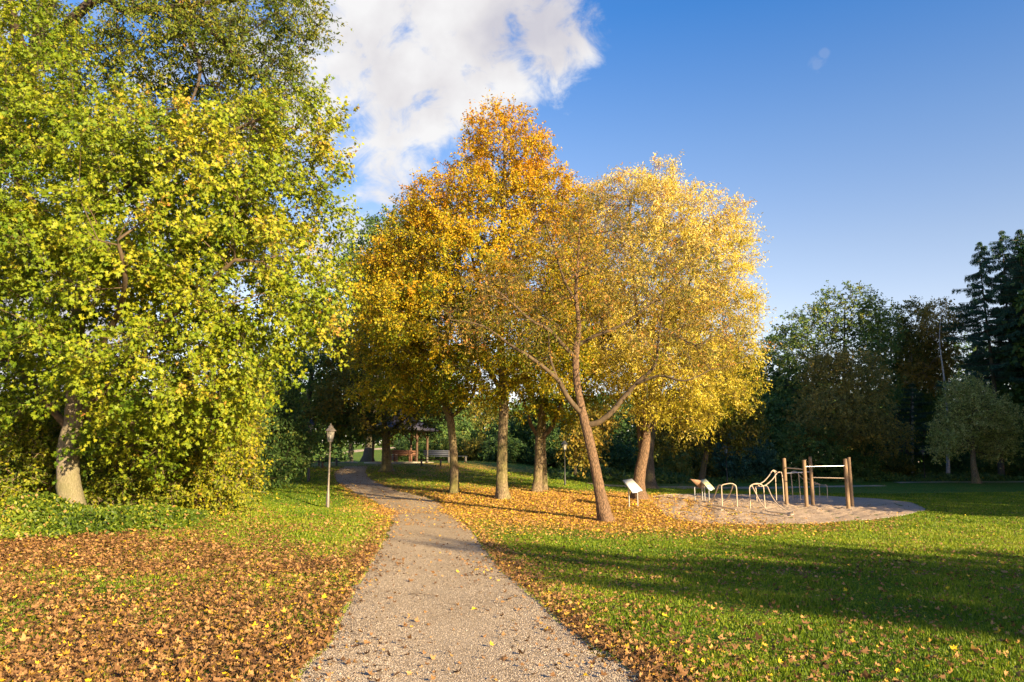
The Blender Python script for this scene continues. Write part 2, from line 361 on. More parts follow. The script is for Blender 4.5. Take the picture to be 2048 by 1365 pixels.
skc = N(nt, 'ShaderNodeMix', data_type='RGBA', blend_type='MULTIPLY'); skc.inputs[0].default_value = 1; l(sky.outputs[0], skc.inputs[6])
tint = ramp(nt, [(.18, (1.5, 1.12, 1.0)), (.27, (1.28, 1.05, 1.0)), (.40, (.87, .95, 1.1)), (.54, (.37, .79, 1.2)), (.85, (.25, .66, 1.2))]); l(sep.outputs['Z'], tint.inputs[0]); l(tint.outputs[0], skc.inputs[7])
mix = N(nt, 'ShaderNodeMix', data_type='RGBA'); l(alpha, mix.inputs[0]); l(skc.outputs[2], mix.inputs[6]); l(cr.outputs[0], mix.inputs[7])
l(mix.outputs[2], bg.inputs['Color']); l(bg.outputs[0], out.inputs[0])
CLOUD_RAMP = cr
sl = bpy.data.lights.new('sun', 'SUN'); sl.energy = 5.0; sl.angle = R(.5); sl.color = (1, .76, .44)
so = bpy.data.objects.new('sun', sl); COL.objects.link(so)
sd = Vector((math.sin(SUN_AZ)*math.cos(SUN_EL), math.cos(SUN_AZ)*math.cos(SUN_EL), math.sin(SUN_EL)))
so.rotation_euler = sd.to_track_quat('Z', 'Y').to_euler(); so.location = (30, -30, 25)
SC.view_settings.view_transform = 'Standard'; SC.view_settings.look = 'None'; SC.view_settings.exposure = 1.7; SC.view_settings.gamma = 1
SC.cycles.max_bounces = 7; SC.cycles.diffuse_bounces = 4; SC.cycles.transmission_bounces = 5; SC.cycles.use_denoising = True
# ------------------------------------------------------------------ path and masks
PE = [(1364,575,1285),(1333,602,1245),(1292,648,1185),(1251,668,1130),(1197,696,1072),(1145,726,1010),(1098,757,970),(1060,778,940),(1035,782,915),(1012,760,885),(997,738,855),(983,705,800),(968,680,758),(954,668,736),(942,672,733),(934,690,734)]
PW = []
for v, a, b in PE:
    PW.append((hit(a, v), hit(b, v)))
PW = [(np.array([-1.95+.0, -4., 0]), np.array([1.15, -4., 0])), (np.array([-1.95, 2., 0]), np.array([1.15, 2., 0]))]+PW
LQ = smoothpath([p[0] for p in PW], 10); RQ = smoothpath([p[1] for p in PW], 10)
# second stretch beyond the crest, up the far meadow
far_c = [(-12.2,57,0),(-15,66,0),(-20,80,0),(-25,98,0),(-26,120,0),(-22,150,0)]
FC = smoothpath(far_c, 10)
PCEN = (LQ+RQ)/2; PHW = np.linalg.norm(LQ-RQ, axis=1)/2
def path_sd(x, y):
    """signed distance to main path edge (negative inside)"""
    x = np.asarray(x, float).ravel(); y = np.asarray(y, float).ravel(); o = np.empty(len(x))
    for i in range(0, len(x), 50000):
        d = np.sqrt((x[i:i+50000,None]-PCEN[:,0])**2+(y[i:i+50000,None]-PCEN[:,1])**2)-PHW*.97
        o[i:i+50000] = d.min(1)
    return o
PIT_C = None
pit_px = [(1300,1003),(1330,1030),(1380,1045),(1450,1050),(1560,1050),(1680,1045),(1780,1036),(1840,1024),(1848,1018),(1810,1005),(1720,997),(1600,992),(1480,990),(1380,990),(1310,994)]
PIT = smoothpath([hit(*q) for q in pit_px]+[hit(*pit_px[0])], 8)[:-1]
def in_poly(x, y, P):
    x = np.asarray(x, float); y = np.asarray(y, float); c = np.zeros(x.shape, bool); j = len(P)-1
    for i in range(len(P)):
        xi, yi, xj, yj = P[i,0], P[i,1], P[j,0], P[j,1]
        if abs(yj-yi) > 1e-9: c ^= ((yi > y) != (yj > y)) & (x < (xj-xi)*(y-yi)/(yj-yi)+xi)
        j = i
    return c
def gauss(x, y, cx, cy, sx, sy): return np.exp(-(((x-cx)/sx)**2+((y-cy)/sy)**2))
def sst(x, a, b): t = np.clip((x-a)/(b-a), 0, 1); return t*t*(3-2*t)
def litter(x, y):
    x = np.asarray(x, float).ravel(); y = np.asarray(y, float).ravel()
    sd_ = path_sd(x, y); left = (x < np.interp(y, PCEN[:,1], PCEN[:,0]))
    d = np.full(len(x), .05)
    nn = snoise(x, y, .8, 5)*.5+snoise(x, y, 2.6, 6)*.5
    # left foreground carpet under the maple
    lf = sst(-y, -19.5, -13)*sst(-x, .5, 3.2)+.9*sst(-x, 6.5, 9.5)*sst(-y, -21, -17)
    d = np.maximum(d, np.where(left, np.clip(lf, 0, 1)*(.72+.28*nn), 0))
    d = np.maximum(d, np.where(left, .25+.2*nn, 0)*sst(-y, -26, -18))
    # golden carpet under the lindens
    c = gauss(x, y, 1.5, 31, 9, 8.0)+gauss(x, y, 5.5, 30, 5, 5)
    c = np.where(left, c*.5, c)
    d = np.maximum(d, np.clip(c*1.5-.15, 0, 1)*(.9+.12*nn))
    d = np.maximum(d, gauss(x, y, -6, 48, 8, 7)*.8*(.8+.3*nn))
    # path edges
    e = np.exp(-(np.maximum(sd_, 0)/.5)**2)*(.85+.3*nn)*np.where(y < 30, 1, .6)
    d = np.maximum(d, e)
    # right lawn, thinning
    d = np.maximum(d, np.where(left, 0, (.02+.24*np.exp(-np.maximum(sd_, 0)/1.1))*(1+.4*nn)))
    d = np.maximum(d, np.where(left, 0, .07*gauss(x, y, 5, 5, 6, 5)*(1+.6*nn)))
    d = np.where(sd_ < 0, np.where(y < 22, .025+.12*np.exp(sd_/.25), .10+.25*sst(y, 24, 30)+.25*np.exp(sd_/.3)), d)
    pit = in_poly(x, y, PIT); d = np.where(pit, .28*sst(-x, -10.5, -6)*(.8+.4*nn)+.01, d)
    return np.clip(d, 0, 1)
# ------------------------------------------------------------------ ground sheet
def axis_pts(segs):
    o = []
    for a, b, s in segs: o += list(np.arange(a, b, s))
    o.append(segs[-1][1]); return np.array(o)
gx = axis_pts([(-900,-200,100),(-200,-60,14),(-60,-26,1.5),(-26,26,.22),(26,66,1.5),(66,200,14),(200,900,100)])
gy = axis_pts([(-500,-40,60),(-40,2,3),(2,40,.22),(40,70,.6),(70,160,3),(160,400,30),(400,1500,180)])
GX, GY = np.meshgrid(gx, gy); GZ = terrain(GX, GY)
nxg, nyg = len(gx), len(gy)
V = np.stack([GX, GY, GZ], -1).reshape(-1, 3)
i = np.arange(nyg-1)[:,None]*nxg; j = np.arange(nxg-1)[None,:]
F = np.stack([i+j, i+j+1, i+nxg+j+1, i+nxg+j], -1).reshape(-1, 4)
# ground material
m, nt, o = new_mat('lawn'); l = nt.links.new
geo = N(nt, 'ShaderNodeNewGeometry'); at = N(nt, 'ShaderNodeAttribute', attribute_name='litter')
def noise(sc, det=6, rough=.6, src=None):
    n = N(nt, 'ShaderNodeTexNoise'); n.inputs['Scale'].default_value = sc; n.inputs['Detail'].default_value = det; n.inputs['Roughness'].default_value = rough; l(src or geo.outputs['Position'], n.inputs[0]); return n
n1 = noise(.35, 5); n2 = noise(28, 6, .75); n3 = noise(9, 5, .7)
g1 = ramp(nt, [(.3, (.04,.09,.007)), (.55, (.085,.15,.010)), (.75, (.15,.20,.016))]); 
mxn = N(nt, 'ShaderNodeMath', operation='MULTIPLY_ADD'); l(n2.outputs[0], mxn.inputs[0]); mxn.inputs[1].default_value = .6; 
hh = N(nt, 'ShaderNodeMath', operation='MULTIPLY'); l(n1.outputs[0], hh.inputs[0]); hh.inputs[1].default_value = .4; l(hh.outputs[0], mxn.inputs[2]); l(mxn.outputs[0], g1.inputs[0])
vo = N(nt, 'ShaderNodeTexVoronoi'); vo.inputs['Scale'].default_value = 16; l(geo.outputs['Position'], vo.inputs[0])
sc_ = N(nt, 'ShaderNodeSeparateColor'); l(vo.outputs['Color'], sc_.inputs[0])
g2 = ramp(nt, [(0, (.16,.07,.02)), (.35, (.34,.17,.045)), (.7, (.52,.27,.05)), (1, (.62,.40,.09))]); l(sc_.outputs[0], g2.inputs[0])
# litter mask: leaf cells appear where the cell's random number is under the density
cmp_ = N(nt, 'ShaderNodeMath', operation='LESS_THAN'); l(sc_.outputs[1], cmp_.inputs[0]); l(at.outputs['Fac'], cmp_.inputs[1])
gm = N(nt, 'ShaderNodeMix', data_type='RGBA'); l(cmp_.outputs[0], gm.inputs[0]); l(g1.outputs[0], gm.inputs[6]); l(g2.outputs[0], gm.inputs[7])
b = N(nt, 'ShaderNodeBsdfPrincipled'); b.inputs['Roughness'].default_value = .85; b.inputs['Specular IOR Level'].default_value = .15; l(gm.outputs[2], b.inputs['Base Color'])
bp = N(nt, 'ShaderNodeBump'); bp.inputs['Strength'].default_value = .9; bp.inputs['Distance'].default_value = .05; l(n2.outputs[0], bp.inputs['Height']); l(bp.outputs[0], b.inputs['Normal']); l(b.outputs[0], o.inputs[0])
ground = mesh_np('ground', [(V, F, None)], m, None, True, 'structure')
la = ground.data.attributes.new('litter', 'FLOAT', 'POINT'); lv = litter(V[:,0], V[:,1])
lv[(V[:,1] > 75) | (V[:,1] < -5)] = .03
la.data.foreach_set('value', lv.astype(np.float32))
# gravel path sheets
def gravel_mat(name, c1, c2, c3):
    m, nt, o = new_mat(name); l = nt.links.new
    geo = N(nt, 'ShaderNodeNewGeometry')
    v = N(nt, 'ShaderNodeTexVoronoi'); v.inputs['Scale'].default_value = 55; v.inputs['Randomness'].default_value = 1; l(geo.outputs['Position'], v.inputs[0])
    sc_ = N(nt, 'ShaderNodeSeparateColor'); l(v.outputs['Color'], sc_.inputs[0])
    n1 = N(nt, 'ShaderNodeTexNoise'); n1.inputs['Scale'].default_value = .8; n1.inputs['Detail'].default_value = 6; l(geo.outputs['Position'], n1.inputs[0])
    n2 = N(nt, 'ShaderNodeTexNoise'); n2.inputs['Scale'].default_value = 14; n2.inputs['Detail'].default_value = 8; n2.inputs['Roughness'].default_value = .8; l(geo.outputs['Position'], n2.inputs[0])
    a = N(nt, 'ShaderNodeMath', operation='ADD'); l(sc_.outputs[0], a.inputs[0]); l(n2.outputs[0], a.inputs[1])
    a2 = N(nt, 'ShaderNodeMath', operation='ADD'); l(a.outputs[0], a2.inputs[0]); l(n1.outputs[0], a2.inputs[1])
    mr = N(nt, 'ShaderNodeMapRange'); mr.inputs['From Min'].default_value = .5; mr.inputs['From Max'].default_value = 2.4; l(a2.outputs[0], mr.inputs[0])
    r = ramp(nt, [(.1, c1), (.5, c2), (.95, c3)]); l(mr.outputs[0], r.inputs[0])
    b = N(nt, 'ShaderNodeBsdfPrincipled'); b.inputs['Roughness'].default_value = .95; b.inputs['Specular IOR Level'].default_value = .1; l(r.outputs[0], b.inputs['Base Color'])
    h = N(nt, 'ShaderNodeMath', operation='SUBTRACT'); l(n2.outputs[0], h.inputs[0]); l(v.outputs['Distance'], h.inputs[1])
    bp = N(nt, 'ShaderNodeBump'); bp.inputs['Strength'].default_value = 1.0; bp.inputs['Distance'].default_value = .035; l(h.outputs[0], bp.inputs['Height']); l(bp.outputs[0], b.inputs['Normal']); l(b.outputs[0], o.inputs[0])
    return m
GRAVEL = gravel_mat('gravel_surface', (.20,.15,.10), (.43,.34,.235), (.62,.52,.39))
def ribbon(name, Lp, Rp, cols, mat, lift=.006, wob=.06, sub=3):
    s = np.r_[0, np.cumsum(np.linalg.norm(np.diff((Lp+Rp)/2, axis=0), axis=1))]; n = max(8, int(s[-1]/.18)); ss = np.linspace(0, s[-1], n)
    Li = np.stack([np.interp(ss, s, Lp[:,k]) for k in range(2)], -1); Ri = np.stack([np.interp(ss, s, Rp[:,k]) for k in range(2)], -1)
    wd = unit(Ri-Li); Li = Li-wd*(wob*(snoise(ss, ss*0, 3.1, 31)+.6*snoise(ss, ss*0, 9, 32)))[:,None]; Ri = Ri+wd*(wob*(snoise(ss, ss*0, 3.4, 33)+.6*snoise(ss, ss*0, 8, 34)))[:,None]
    t = np.linspace(0, 1, cols); Pn = Li[:,None,:]*(1-t)[None,:,None]+Ri[:,None,:]*t[None,:,None]
    z = terrain(Pn[...,0], Pn[...,1])+lift+.004*np.sin(np.pi*t)[None]
    z[:,0] -= .02; z[:,-1] -= .02
    V = np.concatenate([Pn, z[...,None]], -1).reshape(-1, 3); i = np.arange(n-1)[:,None]*cols; j = np.arange(cols-1)[None,:]
    F = np.stack([i+j, i+j+1, i+cols+j+1, i+cols+j], -1).reshape(-1, 4)
    return mesh_np(name, [(V, F, None)], mat, None, True, 'structure')
ribbon('gravel_path', LQ, RQ, 22, GRAVEL, .014)
fl = FC.copy(); fr = FC.copy(); fl[:,0] -= 1.0; fr[:,0] += 1.0
ribbon('meadow_path', fl, fr, 8, GRAVEL, .03)
bpx = [(1180,969),(1290,975),(1400,976),(1600,975),(1760,972)]
bc = np.array([hit(*q) for q in bpx]); bc = np.vstack([bc, [[24,52,0],[29,57,0],[36,60,0],[44,60,0],[56,60,0]]]) if False else bc
bpc = smoothpath(bc, 8); d_ = unit(np.gradient(bpc[:,:2], axis=0)); nl_ = np.stack([-d_[:,1], d_[:,0]], -1)
bl_ = bpc.copy(); br_ = bpc.copy(); bl_[:,:2] += nl_*.8; br_[:,:2] -= nl_*.8
ribbon('footpath', bl_, br_, 8, GRAVEL, .03)
b2 = smoothpath([hit(1790,966), hit(1860,965), hit(1950,964.5), hit(2110,963)], 8); d_ = unit(np.gradient(b2[:,:2], axis=0)); nl_ = np.stack([-d_[:,1], d_[:,0]], -1)
bl_ = b2.copy(); br_ = b2.copy(); bl_[:,:2] += nl_*.8; br_[:,:2] -= nl_*.8
ribbon('forest_path', bl_, br_, 6, GRAVEL, .03)
# sand pit: grid clipped by its outline
SANDM = gravel_mat('sand_surface', (.30,.22,.155), (.50,.385,.28), (.66,.54,.42))
x0, x1, y0, y1 = PIT[:,0].min(), PIT[:,0].max(), PIT[:,1].min(), PIT[:,1].max()
cx_, cy_ = PIT[:,:2].mean(0); rings = np.linspace(1, 0.02, 60); Vp = []
for r_ in rings: Vp.append(np.stack([cx_+(PIT[:,0]-cx_)*r_, cy_+(PIT[:,1]-cy_)*r_], -1))
Vp = np.array(Vp); nP = len(PIT)
zz = terrain(Vp[...,0], Vp[...,1])+.01+.02*np.minimum(1, (1-rings)*12)[:,None]+.03*snoise(Vp[...,0], Vp[...,1], 6, 41)*np.minimum(1,(1-rings)*8)[:,None]+.022*snoise(Vp[...,0], Vp[...,1], 15, 42)*np.minimum(1,(1-rings)*8)[:,None]
V = np.concatenate([Vp, zz[...,None]], -1).reshape(-1, 3); i = np.arange(len(rings)-1)[:,None]*nP; j = np.arange(nP)[None,:]; k = (j+1) % nP
F = np.stack([i+j, i+k, i+nP+k, i+nP+j], -1).reshape(-1, 4)
mesh_np('sand_pit', [(V, F, None)], SANDM, None, True, 'structure')
e = np.vstack([PIT, PIT[:1]]); e = e.copy(); e[:,2] = terrain(e[:,0], e[:,1])+.02
mesh_np('sand_pit_kerb', tube(e, .02, 6, False), plain_mat('kerb_concrete', (.34,.31,.27), .9), None, True, 'structure')
# ------------------------------------------------------------------ grass blades, litter, pebbles
def scatter(n, ymin, ymax, pw=1.0, wide=.72, pad=1.0):
    """points inside the viewed wedge, denser close by"""
    u = rng.uniform(size=n); 
    y = ymin*(ymax/ymin)**u if pw == 1 else (ymin**(1-pw)+u*(ymax**(1-pw)-ymin**(1-pw)))**(1/(1-pw)) if pw != 1 else None
    x = rng.uniform(-1, 1, n)*(y*wide+pad); return x, y
rng = np.random.default_rng(5)
GR = leaf_mat('grass_blades', [(0,(.05,.11,.009)),(.35,(.12,.205,.010)),(.65,(.245,.32,.014)),(.88,(.36,.37,.035)),(1,(.36,.30,.10))], .4, .5)
x, y = scatter(900000, 5.2, 50, .85)
ok = (path_sd(x, y) > -.03) & ~in_poly(x, y, PIT) & ~((x < -6) & (y < 0))
ok &= rng.uniform(size=len(x)) < 1-.85*litter(x, y)**1.3
x, y = x[ok], y[ok]; z = terrain(x, y); n = len(x)
h = (.022+.010*np.clip(y/12, 0, 2.2))*rng.uniform(.5, 1.5, n)*(1+.35*snoise(x, y, 3, 9)); wd = .0026+.0008*y
a = rng.uniform(0, 6.283, n); ln = rng.uniform(0, .8, n)*h; la_ = rng.uniform(0, 6.283, n)
P0 = np.stack([x-np.cos(a)*wd, y-np.sin(a)*wd, z-.005], -1); P1 = np.stack([x+np.cos(a)*wd, y+np.sin(a)*wd, z-.005], -1); P2 = np.stack([x+np.cos(la_)*ln, y+np.sin(la_)*ln, z+h], -1)
V = np.stack([P0, P1, P2], 1).reshape(-1, 3); F = np.arange(3*n).reshape(-1, 3)
tn = .46+.11*snoise(x, y, .5, 12)+.09*snoise(x, y, 2.2, 13)+rng.normal(size=n)*.2+.3*np.exp(-np.maximum(path_sd(x, y), 0)/.5)
mesh_np('grass', [(V, F, np.clip(tn, 0, 1))], GR, None, False, 'stuff')
LIT = leaf_mat('fallen_leaf_litter', [(0,(.06,.03,.013)),(.25,(.16,.082,.032)),(.5,(.30,.16,.062)),(.68,(.43,.25,.095)),(.8,(.52,.30,.055)),(.93,(.62,.38,.035)),(1,(.70,.50,.02))], .15, .7)
blocks = []
# near lobed leaves
x, y = scatter(190000, 5.0, 17, 1.0); ok = rng.uniform(size=len(x)) < litter(x, y)*np.where(path_sd(x, y) < 0, .55, 1.0); x, y = x[ok], y[ok]; n = len(x)
P = np.stack([x, y, terrain(x, y)+rng.uniform(.012, .05, n)], -1); a = rng.uniform(0, 6.283, n)
ax = np.stack([np.cos(a), np.sin(a), rng.normal(size=n)*.3], -1); nm = rng.normal(size=(n, 3))*.5+np.array([0,0,1.])
tb = .44+rng.normal(size=n)*.2+np.where((rng.uniform(size=n) < .04), .5, 0)
blocks.append(leaves(P, ax, nm, rng.uniform(.022, .060, n)*np.where(rng.uniform(size=n)<.10,1.4,1), tb, 'maple', rng.uniform(-.3, 1.5, n)))
x, y = scatter(330000, 13, 62, 1.0, .62); ok = rng.uniform(size=len(x)) < litter(x, y)*np.where(y > 50, .6, 1); x, y = x[ok], y[ok]; n = len(x)
P = np.stack([x, y, terrain(x, y)+rng.uniform(.015, .05, n)], -1); a = rng.uniform(0, 6.283, n)
ax = np.stack([np.cos(a), np.sin(a), rng.normal(size=n)*.35], -1); nm = rng.normal(size=(n, 3))*.45+np.array([0,0,1.])
gold = np.clip(gauss(x, y, 3, 30, 9, 8)*1.5, 0, 1)
tb = .38+.34*gold+rng.normal(size=n)*.2
blocks.append(leaves(P, ax, nm, rng.uniform(.04, .085, n), tb, 'tri', rng.uniform(-.3, .7, n)))
x = rng.normal(size=150000)*6.5+2.5; y = rng.normal(size=150000)*5+30; ok = (rng.uniform(size=len(x)) < litter(x, y)) & (path_sd(x, y) > -.3) & (y > 19); x, y = x[ok], y[ok]; n = len(x)
P = np.stack([x, y, terrain(x, y)+rng.uniform(.01, .045, n)], -1); a = rng.uniform(0, 6.283, n)
blocks.append(leaves(P, np.stack([np.cos(a), np.sin(a), rng.normal(size=n)*.35], -1), rng.normal(size=(n, 3))*.5+np.array([0,0,1.]), rng.uniform(.05, .095, n), .72+rng.normal(size=n)*.16, 'tri', rng.uniform(-.3, .7, n)))
mesh_np('fallen_leaves', blocks, LIT, None, False, 'stuff')
# pebbles on path
x, y = scatter(170000, 5.0, 19, 1.3, .30, .5); x = x-.2; ok = path_sd(x, y) < .05; x, y = x[ok], y[ok]; n = len(x)
s = rng.uniform(.003, .009, n)*(1+.5*(rng.uniform(size=n) < .04)); oc = np.array([[1,0,0],[0,1,0],[-1,0,0],[0,-1,0],[0,0,.8],[0,0,-.8]])
a = rng.uniform(0, 6.283, n); ca, sa = np.cos(a), np.sin(a); O = oc[None]*rng.uniform(.6, 1.3, (n, 6, 1))
V = np.stack([O[...,0]*ca[:,None]-O[...,1]*sa[:,None], O[...,0]*sa[:,None]+O[...,1]*ca[:,None], O[...,2]], -1)*s[:,None,None]+np.stack([x, y, terrain(x, y)+.017], -1)[:,None,:]
F = np.array([[0,1,4],[1,2,4],[2,3,4],[3,0,4]])[None]+(np.arange(n)*6)[:,None,None]
PEB = leaf_mat('pebble_stone', [(0,(.18,.13,.09)),(.5,(.43,.34,.235)),(1,(.66,.56,.43))], .0, .85)
mesh_np('gravel', [(V.reshape(-1,3), F.reshape(-1,3), np.repeat(np.clip(rng.normal(size=n)*.25+.5, 0, 1), 4))], PEB, None, False, 'stuff')
# broken twigs lying on the path
for k, (u, v, ang, L_) in enumerate([(820,1193,-.35,.42),(985,1158,.2,.3),(1085,1162,-.1,.25)]):
    p = hit(u, v); d = np.array([math.cos(ang), math.sin(ang), 0]); q = np.array([[0,0,.022],[.3*L_,.02,.035],[.6*L_,-.02,.028],[L_,.01,.022]]); q[:,:2] = q[:,:2]@np.array([[d[0],d[1]],[-d[1],d[0]]])
    tw_ = mesh_np('fallen_twig', tube(smoothpath(q, 4), np.linspace(.007,.003,13), 5), plain_mat('twig_bark', (.12,.09,.06), .9), None, True)
    tw_.location = (p[0], p[1], p[2]+.012); tw_['label'] = ['crooked dark twig lying across the middle of the gravel path','thin short twig on the gravel path left of another twig','short twig near the right edge of the gravel path'][k]; tw_['category'] = 'twig'; tw_['group'] = 'twigs on the gravel path'
# ------------------------------------------------------------------ trees
BK_LIN = bark_mat('linden_bark', (.07,.05,.028), (.31,.235,.14), (.17,.17,.04))
BK_CH = bark_mat('cherry_bark', (.06,.036,.02), (.27,.165,.095), None, 1.1)
BK_MAP = bark_mat('maple_bark', (.11,.09,.065), (.29,.245,.175), (.14,.14,.055), 1.7, .3)
BK_DK = bark_mat('dark_bark', (.045,.035,.025), (.15,.12,.085), (.06,.07,.02))
BK_BIR = bark_mat('birch_bark', (.25,.22,.19), (.62,.58,.52), None, .7, .3)
BR = plain_mat('branch_bark', (.115,.08,.045), .9, 0, .4, 8)
BRD = plain_mat('dark_branch_bark', (.07,.052,.035), .9, 0, .4, 8)
BRP = plain_mat('pale_branch_bark', (.30,.23,.14), .9, 0, .4, 8)
YG = [(0,(.030,.075,.006)),(.25,(.075,.16,.010)),(.5,(.20,.29,.018)),(.72,(.40,.40,.025)),(.88,(.55,.38,.05)),(1,(.48,.19,.05))]
L_MAP = leaf_mat('maple_leaves', [(0,(.03,.075,.004)),(.25,(.09,.165,.007)),(.5,(.215,.28,.012)),(.72,(.37,.36,.02)),(.86,(.48,.30,.05)),(1,(.48,.20,.06))], .36)
L_OAK = leaf_mat('oak_leaves', [(0,(.03,.065,.008)),(.3,(.085,.14,.012)),(.55,(.20,.23,.018)),(.78,(.38,.30,.03)),(.9,(.45,.22,.04)),(1,(.40,.14,.04))], .4)
L_SHR = leaf_mat('shrub_leaves', [(0,(.03,.06,.005)),(.3,(.09,.14,.008)),(.6,(.25,.27,.013)),(.85,(.42,.38,.018)),(1,(.46,.23,.05))], .4)
L_LIN = leaf_mat('linden_leaves', [(0,(.05,.11,.006)),(.2,(.16,.21,.010)),(.4,(.38,.34,.012)),(.6,(.58,.39,.012)),(.8,(.60,.32,.012)),(1,(.48,.18,.015))], .42)
L_PAL = leaf_mat('pale_gold_leaves', [(0,(.14,.18,.012)),(.25,(.38,.35,.018)),(.5,(.64,.51,.045)),(.75,(.78,.65,.16)),(.92,(.82,.74,.34)),(1,(.6,.28,.03))], .42)
L_CHE = leaf_mat('cherry_leaves', [(0,(.06,.10,.012)),(.3,(.20,.19,.03)),(.55,(.40,.26,.05)),(.8,(.50,.22,.05)),(1,(.45,.10,.02))], .38)
L_DK = leaf_mat('dark_green_leaves', [(0,(.03,.065,.018)),(.4,(.07,.145,.032)),(.75,(.14,.21,.04)),(1,(.30,.28,.05))], .3)  # greens raised a little to make up for weak sky fill in the woods
L_OLV = leaf_mat('olive_leaves', [(0,(.03,.05,.008)),(.4,(.10,.12,.014)),(.7,(.22,.19,.022)),(1,(.36,.22,.03))], .35)
L_BRN = leaf_mat('bronze_leaves', [(0,(.08,.10,.025)),(.4,(.21,.19,.04)),(.75,(.36,.27,.05)),(1,(.44,.28,.05))], .35)  # bronze brightened to stand in for skylight the shaded woods lack
L_BLU = leaf_mat('pine_needles', [(0,(.016,.05,.03)),(.5,(.035,.10,.055)),(1,(.075,.15,.07))], .15)
L_BUD = leaf_mat('silver_olive_leaves', [(0,(.13,.17,.03)),(.5,(.42,.43,.10)),(.8,(.60,.54,.19)),(1,(.60,.45,.12))], .35)  # olive lightened in place of sky fill at the wood edge
def E(*a): return [pe(*q) for q in a]
# --- big maple at the left, trunk base at the edge of the ivy
b = ground_base(145,1025,17.5)
tr = [(b[0],b[1],b[2],.27), pp(137,960,17.5,.235), pp(138,890,17.5,.22), pp(150,850,17.5,.23), pp(152,800,17.4,.2), pp(150,700,17.2,.17), pp(170,560,17,.14), pp(200,400,16.8,.10), pp(215,330,16.8,.06), pp(225,290,16.8,.03)]
lm = [[pp(160,835,17.4,.12), pp(185,810,17.2,.12), pp(215,770,17,.10), pp(280,690,16.6,.08), pp(380,600,16,.06), pp(470,520,15.6,.04)],
      [pp(140,860,17.5,.09), pp(100,815,17.6,.08), pp(40,740,17.8,.06), pp(-60,650,18,.04)],
      [pp(155,760,17.3,.08), pp(230,640,15.8,.07), pp(250,560,14.6,.05), pp(235,480,14,.03)],
      [pp(170,560,17,.09), pp(80,430,16.6,.08), pp(0,290,16,.06), pp(-60,180,15.6,.04)],
      [pp(200,400,16.8,.07), pp(330,330,16.2,.06), pp(450,270,16,.04), pp(560,220,15.8,.03)]]
el = E((330,700,16.4,200,170,2.2),(150,600,15.6,200,170,2.2),(450,560,16.6,190,150,2.2),(560,430,17,130,110,1.8),(500,330,17,170,120,2.2),(300,420,15.6,220,180,2.4),(90,380,15.2,170,170,2.2),(110,200,15.4,150,110,2.0),(560,620,17,110,100,1.6),(430,760,17,110,110,1.6),(640,455,17.4,60,36,1.0),(600,250,17.4,70,60,1.2),(625,290,17.4,50,60,1.0),(390,315,16,150,80,2),(40,740,17.8,150,100,2),(0,560,17.6,150,140,2.2),(60,60,15.5,100,90,1.8),(280,450,18.8,260,170,1.2),(250,650,18.8,220,130,1.2),(470,480,18.6,140,110,1.2),(590,590,17,60,90,1.2),(300,850,17.4,150,70,1.3),(620,540,17.2,60,70,1.0))
grow('maple_tree', 'large yellow-green maple with big lobed leaves, its pale trunk rising from the ivy', 'tree', b, tr, lm, el, 620, (BK_MAP, BR, L_MAP), 'maple', 1,
     twig=(.62, 14, 14), size=.086, tone=(.46,.09,.09), tz_=lambda P: (P[:,0]+9)*.020+(P[:,2]-7)*.008+.16*np.clip(snoise(P[:,0]+.5*P[:,1], P[:,2], 2.6, 77)-.9, 0, 1)*(1+.12*(P[:,2]-7)), shell=.3, sun_w=.55, up_w=.45, step=.5, r0=.010, flare=1.08, minz=b[2]+1.2)
# --- oak behind and above the maple
b = ground_base(-70,1010,24.5)
tr = [(b[0],b[1],b[2],.42), pp(-60,800,24.4,.36), pp(-40,500,24,.32), pp(0,300,23,.27), pp(60,130,22,.22), pp(120,-60,21,.15)]
lm = [[pp(0,300,23,.2), pp(60,170,22,.19), pp(30,60,20,.15), pp(10,-60,19,.1)],
      [pp(60,130,22,.18), pp(190,0,22,.15), pp(250,22,21.6,.12), pp(330,18,21.2,.11), pp(420,60,21,.08), pp(500,150,21,.05)],
      [pp(330,18,21.2,.09), pp(470,0,21.4,.07), pp(590,-20,21.6,.05)],
      [pp(330,18,21.2,.09), pp(370,60,21,.07), pp(400,140,20.8,.05), pp(380,210,20.6,.03)]]
el = E((600,40,22,60,60,1.4),(500,60,21.6,140,80,2.4),(480,160,22,130,60,2.2),(330,90,21.5,160,90,2.4),(560,160,22,70,50,1.6),(150,130,22,160,100,2.4),(20,60,21,130,120,2.4),(60,260,22.5,150,90,2.4),(380,-40,21,250,60,2.6),(30,480,23.5,100,130,2),(250,260,22,200,80,2.2),(480,260,22.5,110,70,1.8))
grow('oak_tree', 'tall oak with dark arching limbs and small bronze-green leaves, spreading above and behind the maple', 'tree', b, tr, lm, el, 520, (BK_DK, BRD, L_OAK), 'oak', 2,
     twig=(.6, 13, 11), size=.11, tone=(.44,.10,.13), shell=.4, sun_w=.2, up_w=.4, step=.5, r0=.011)
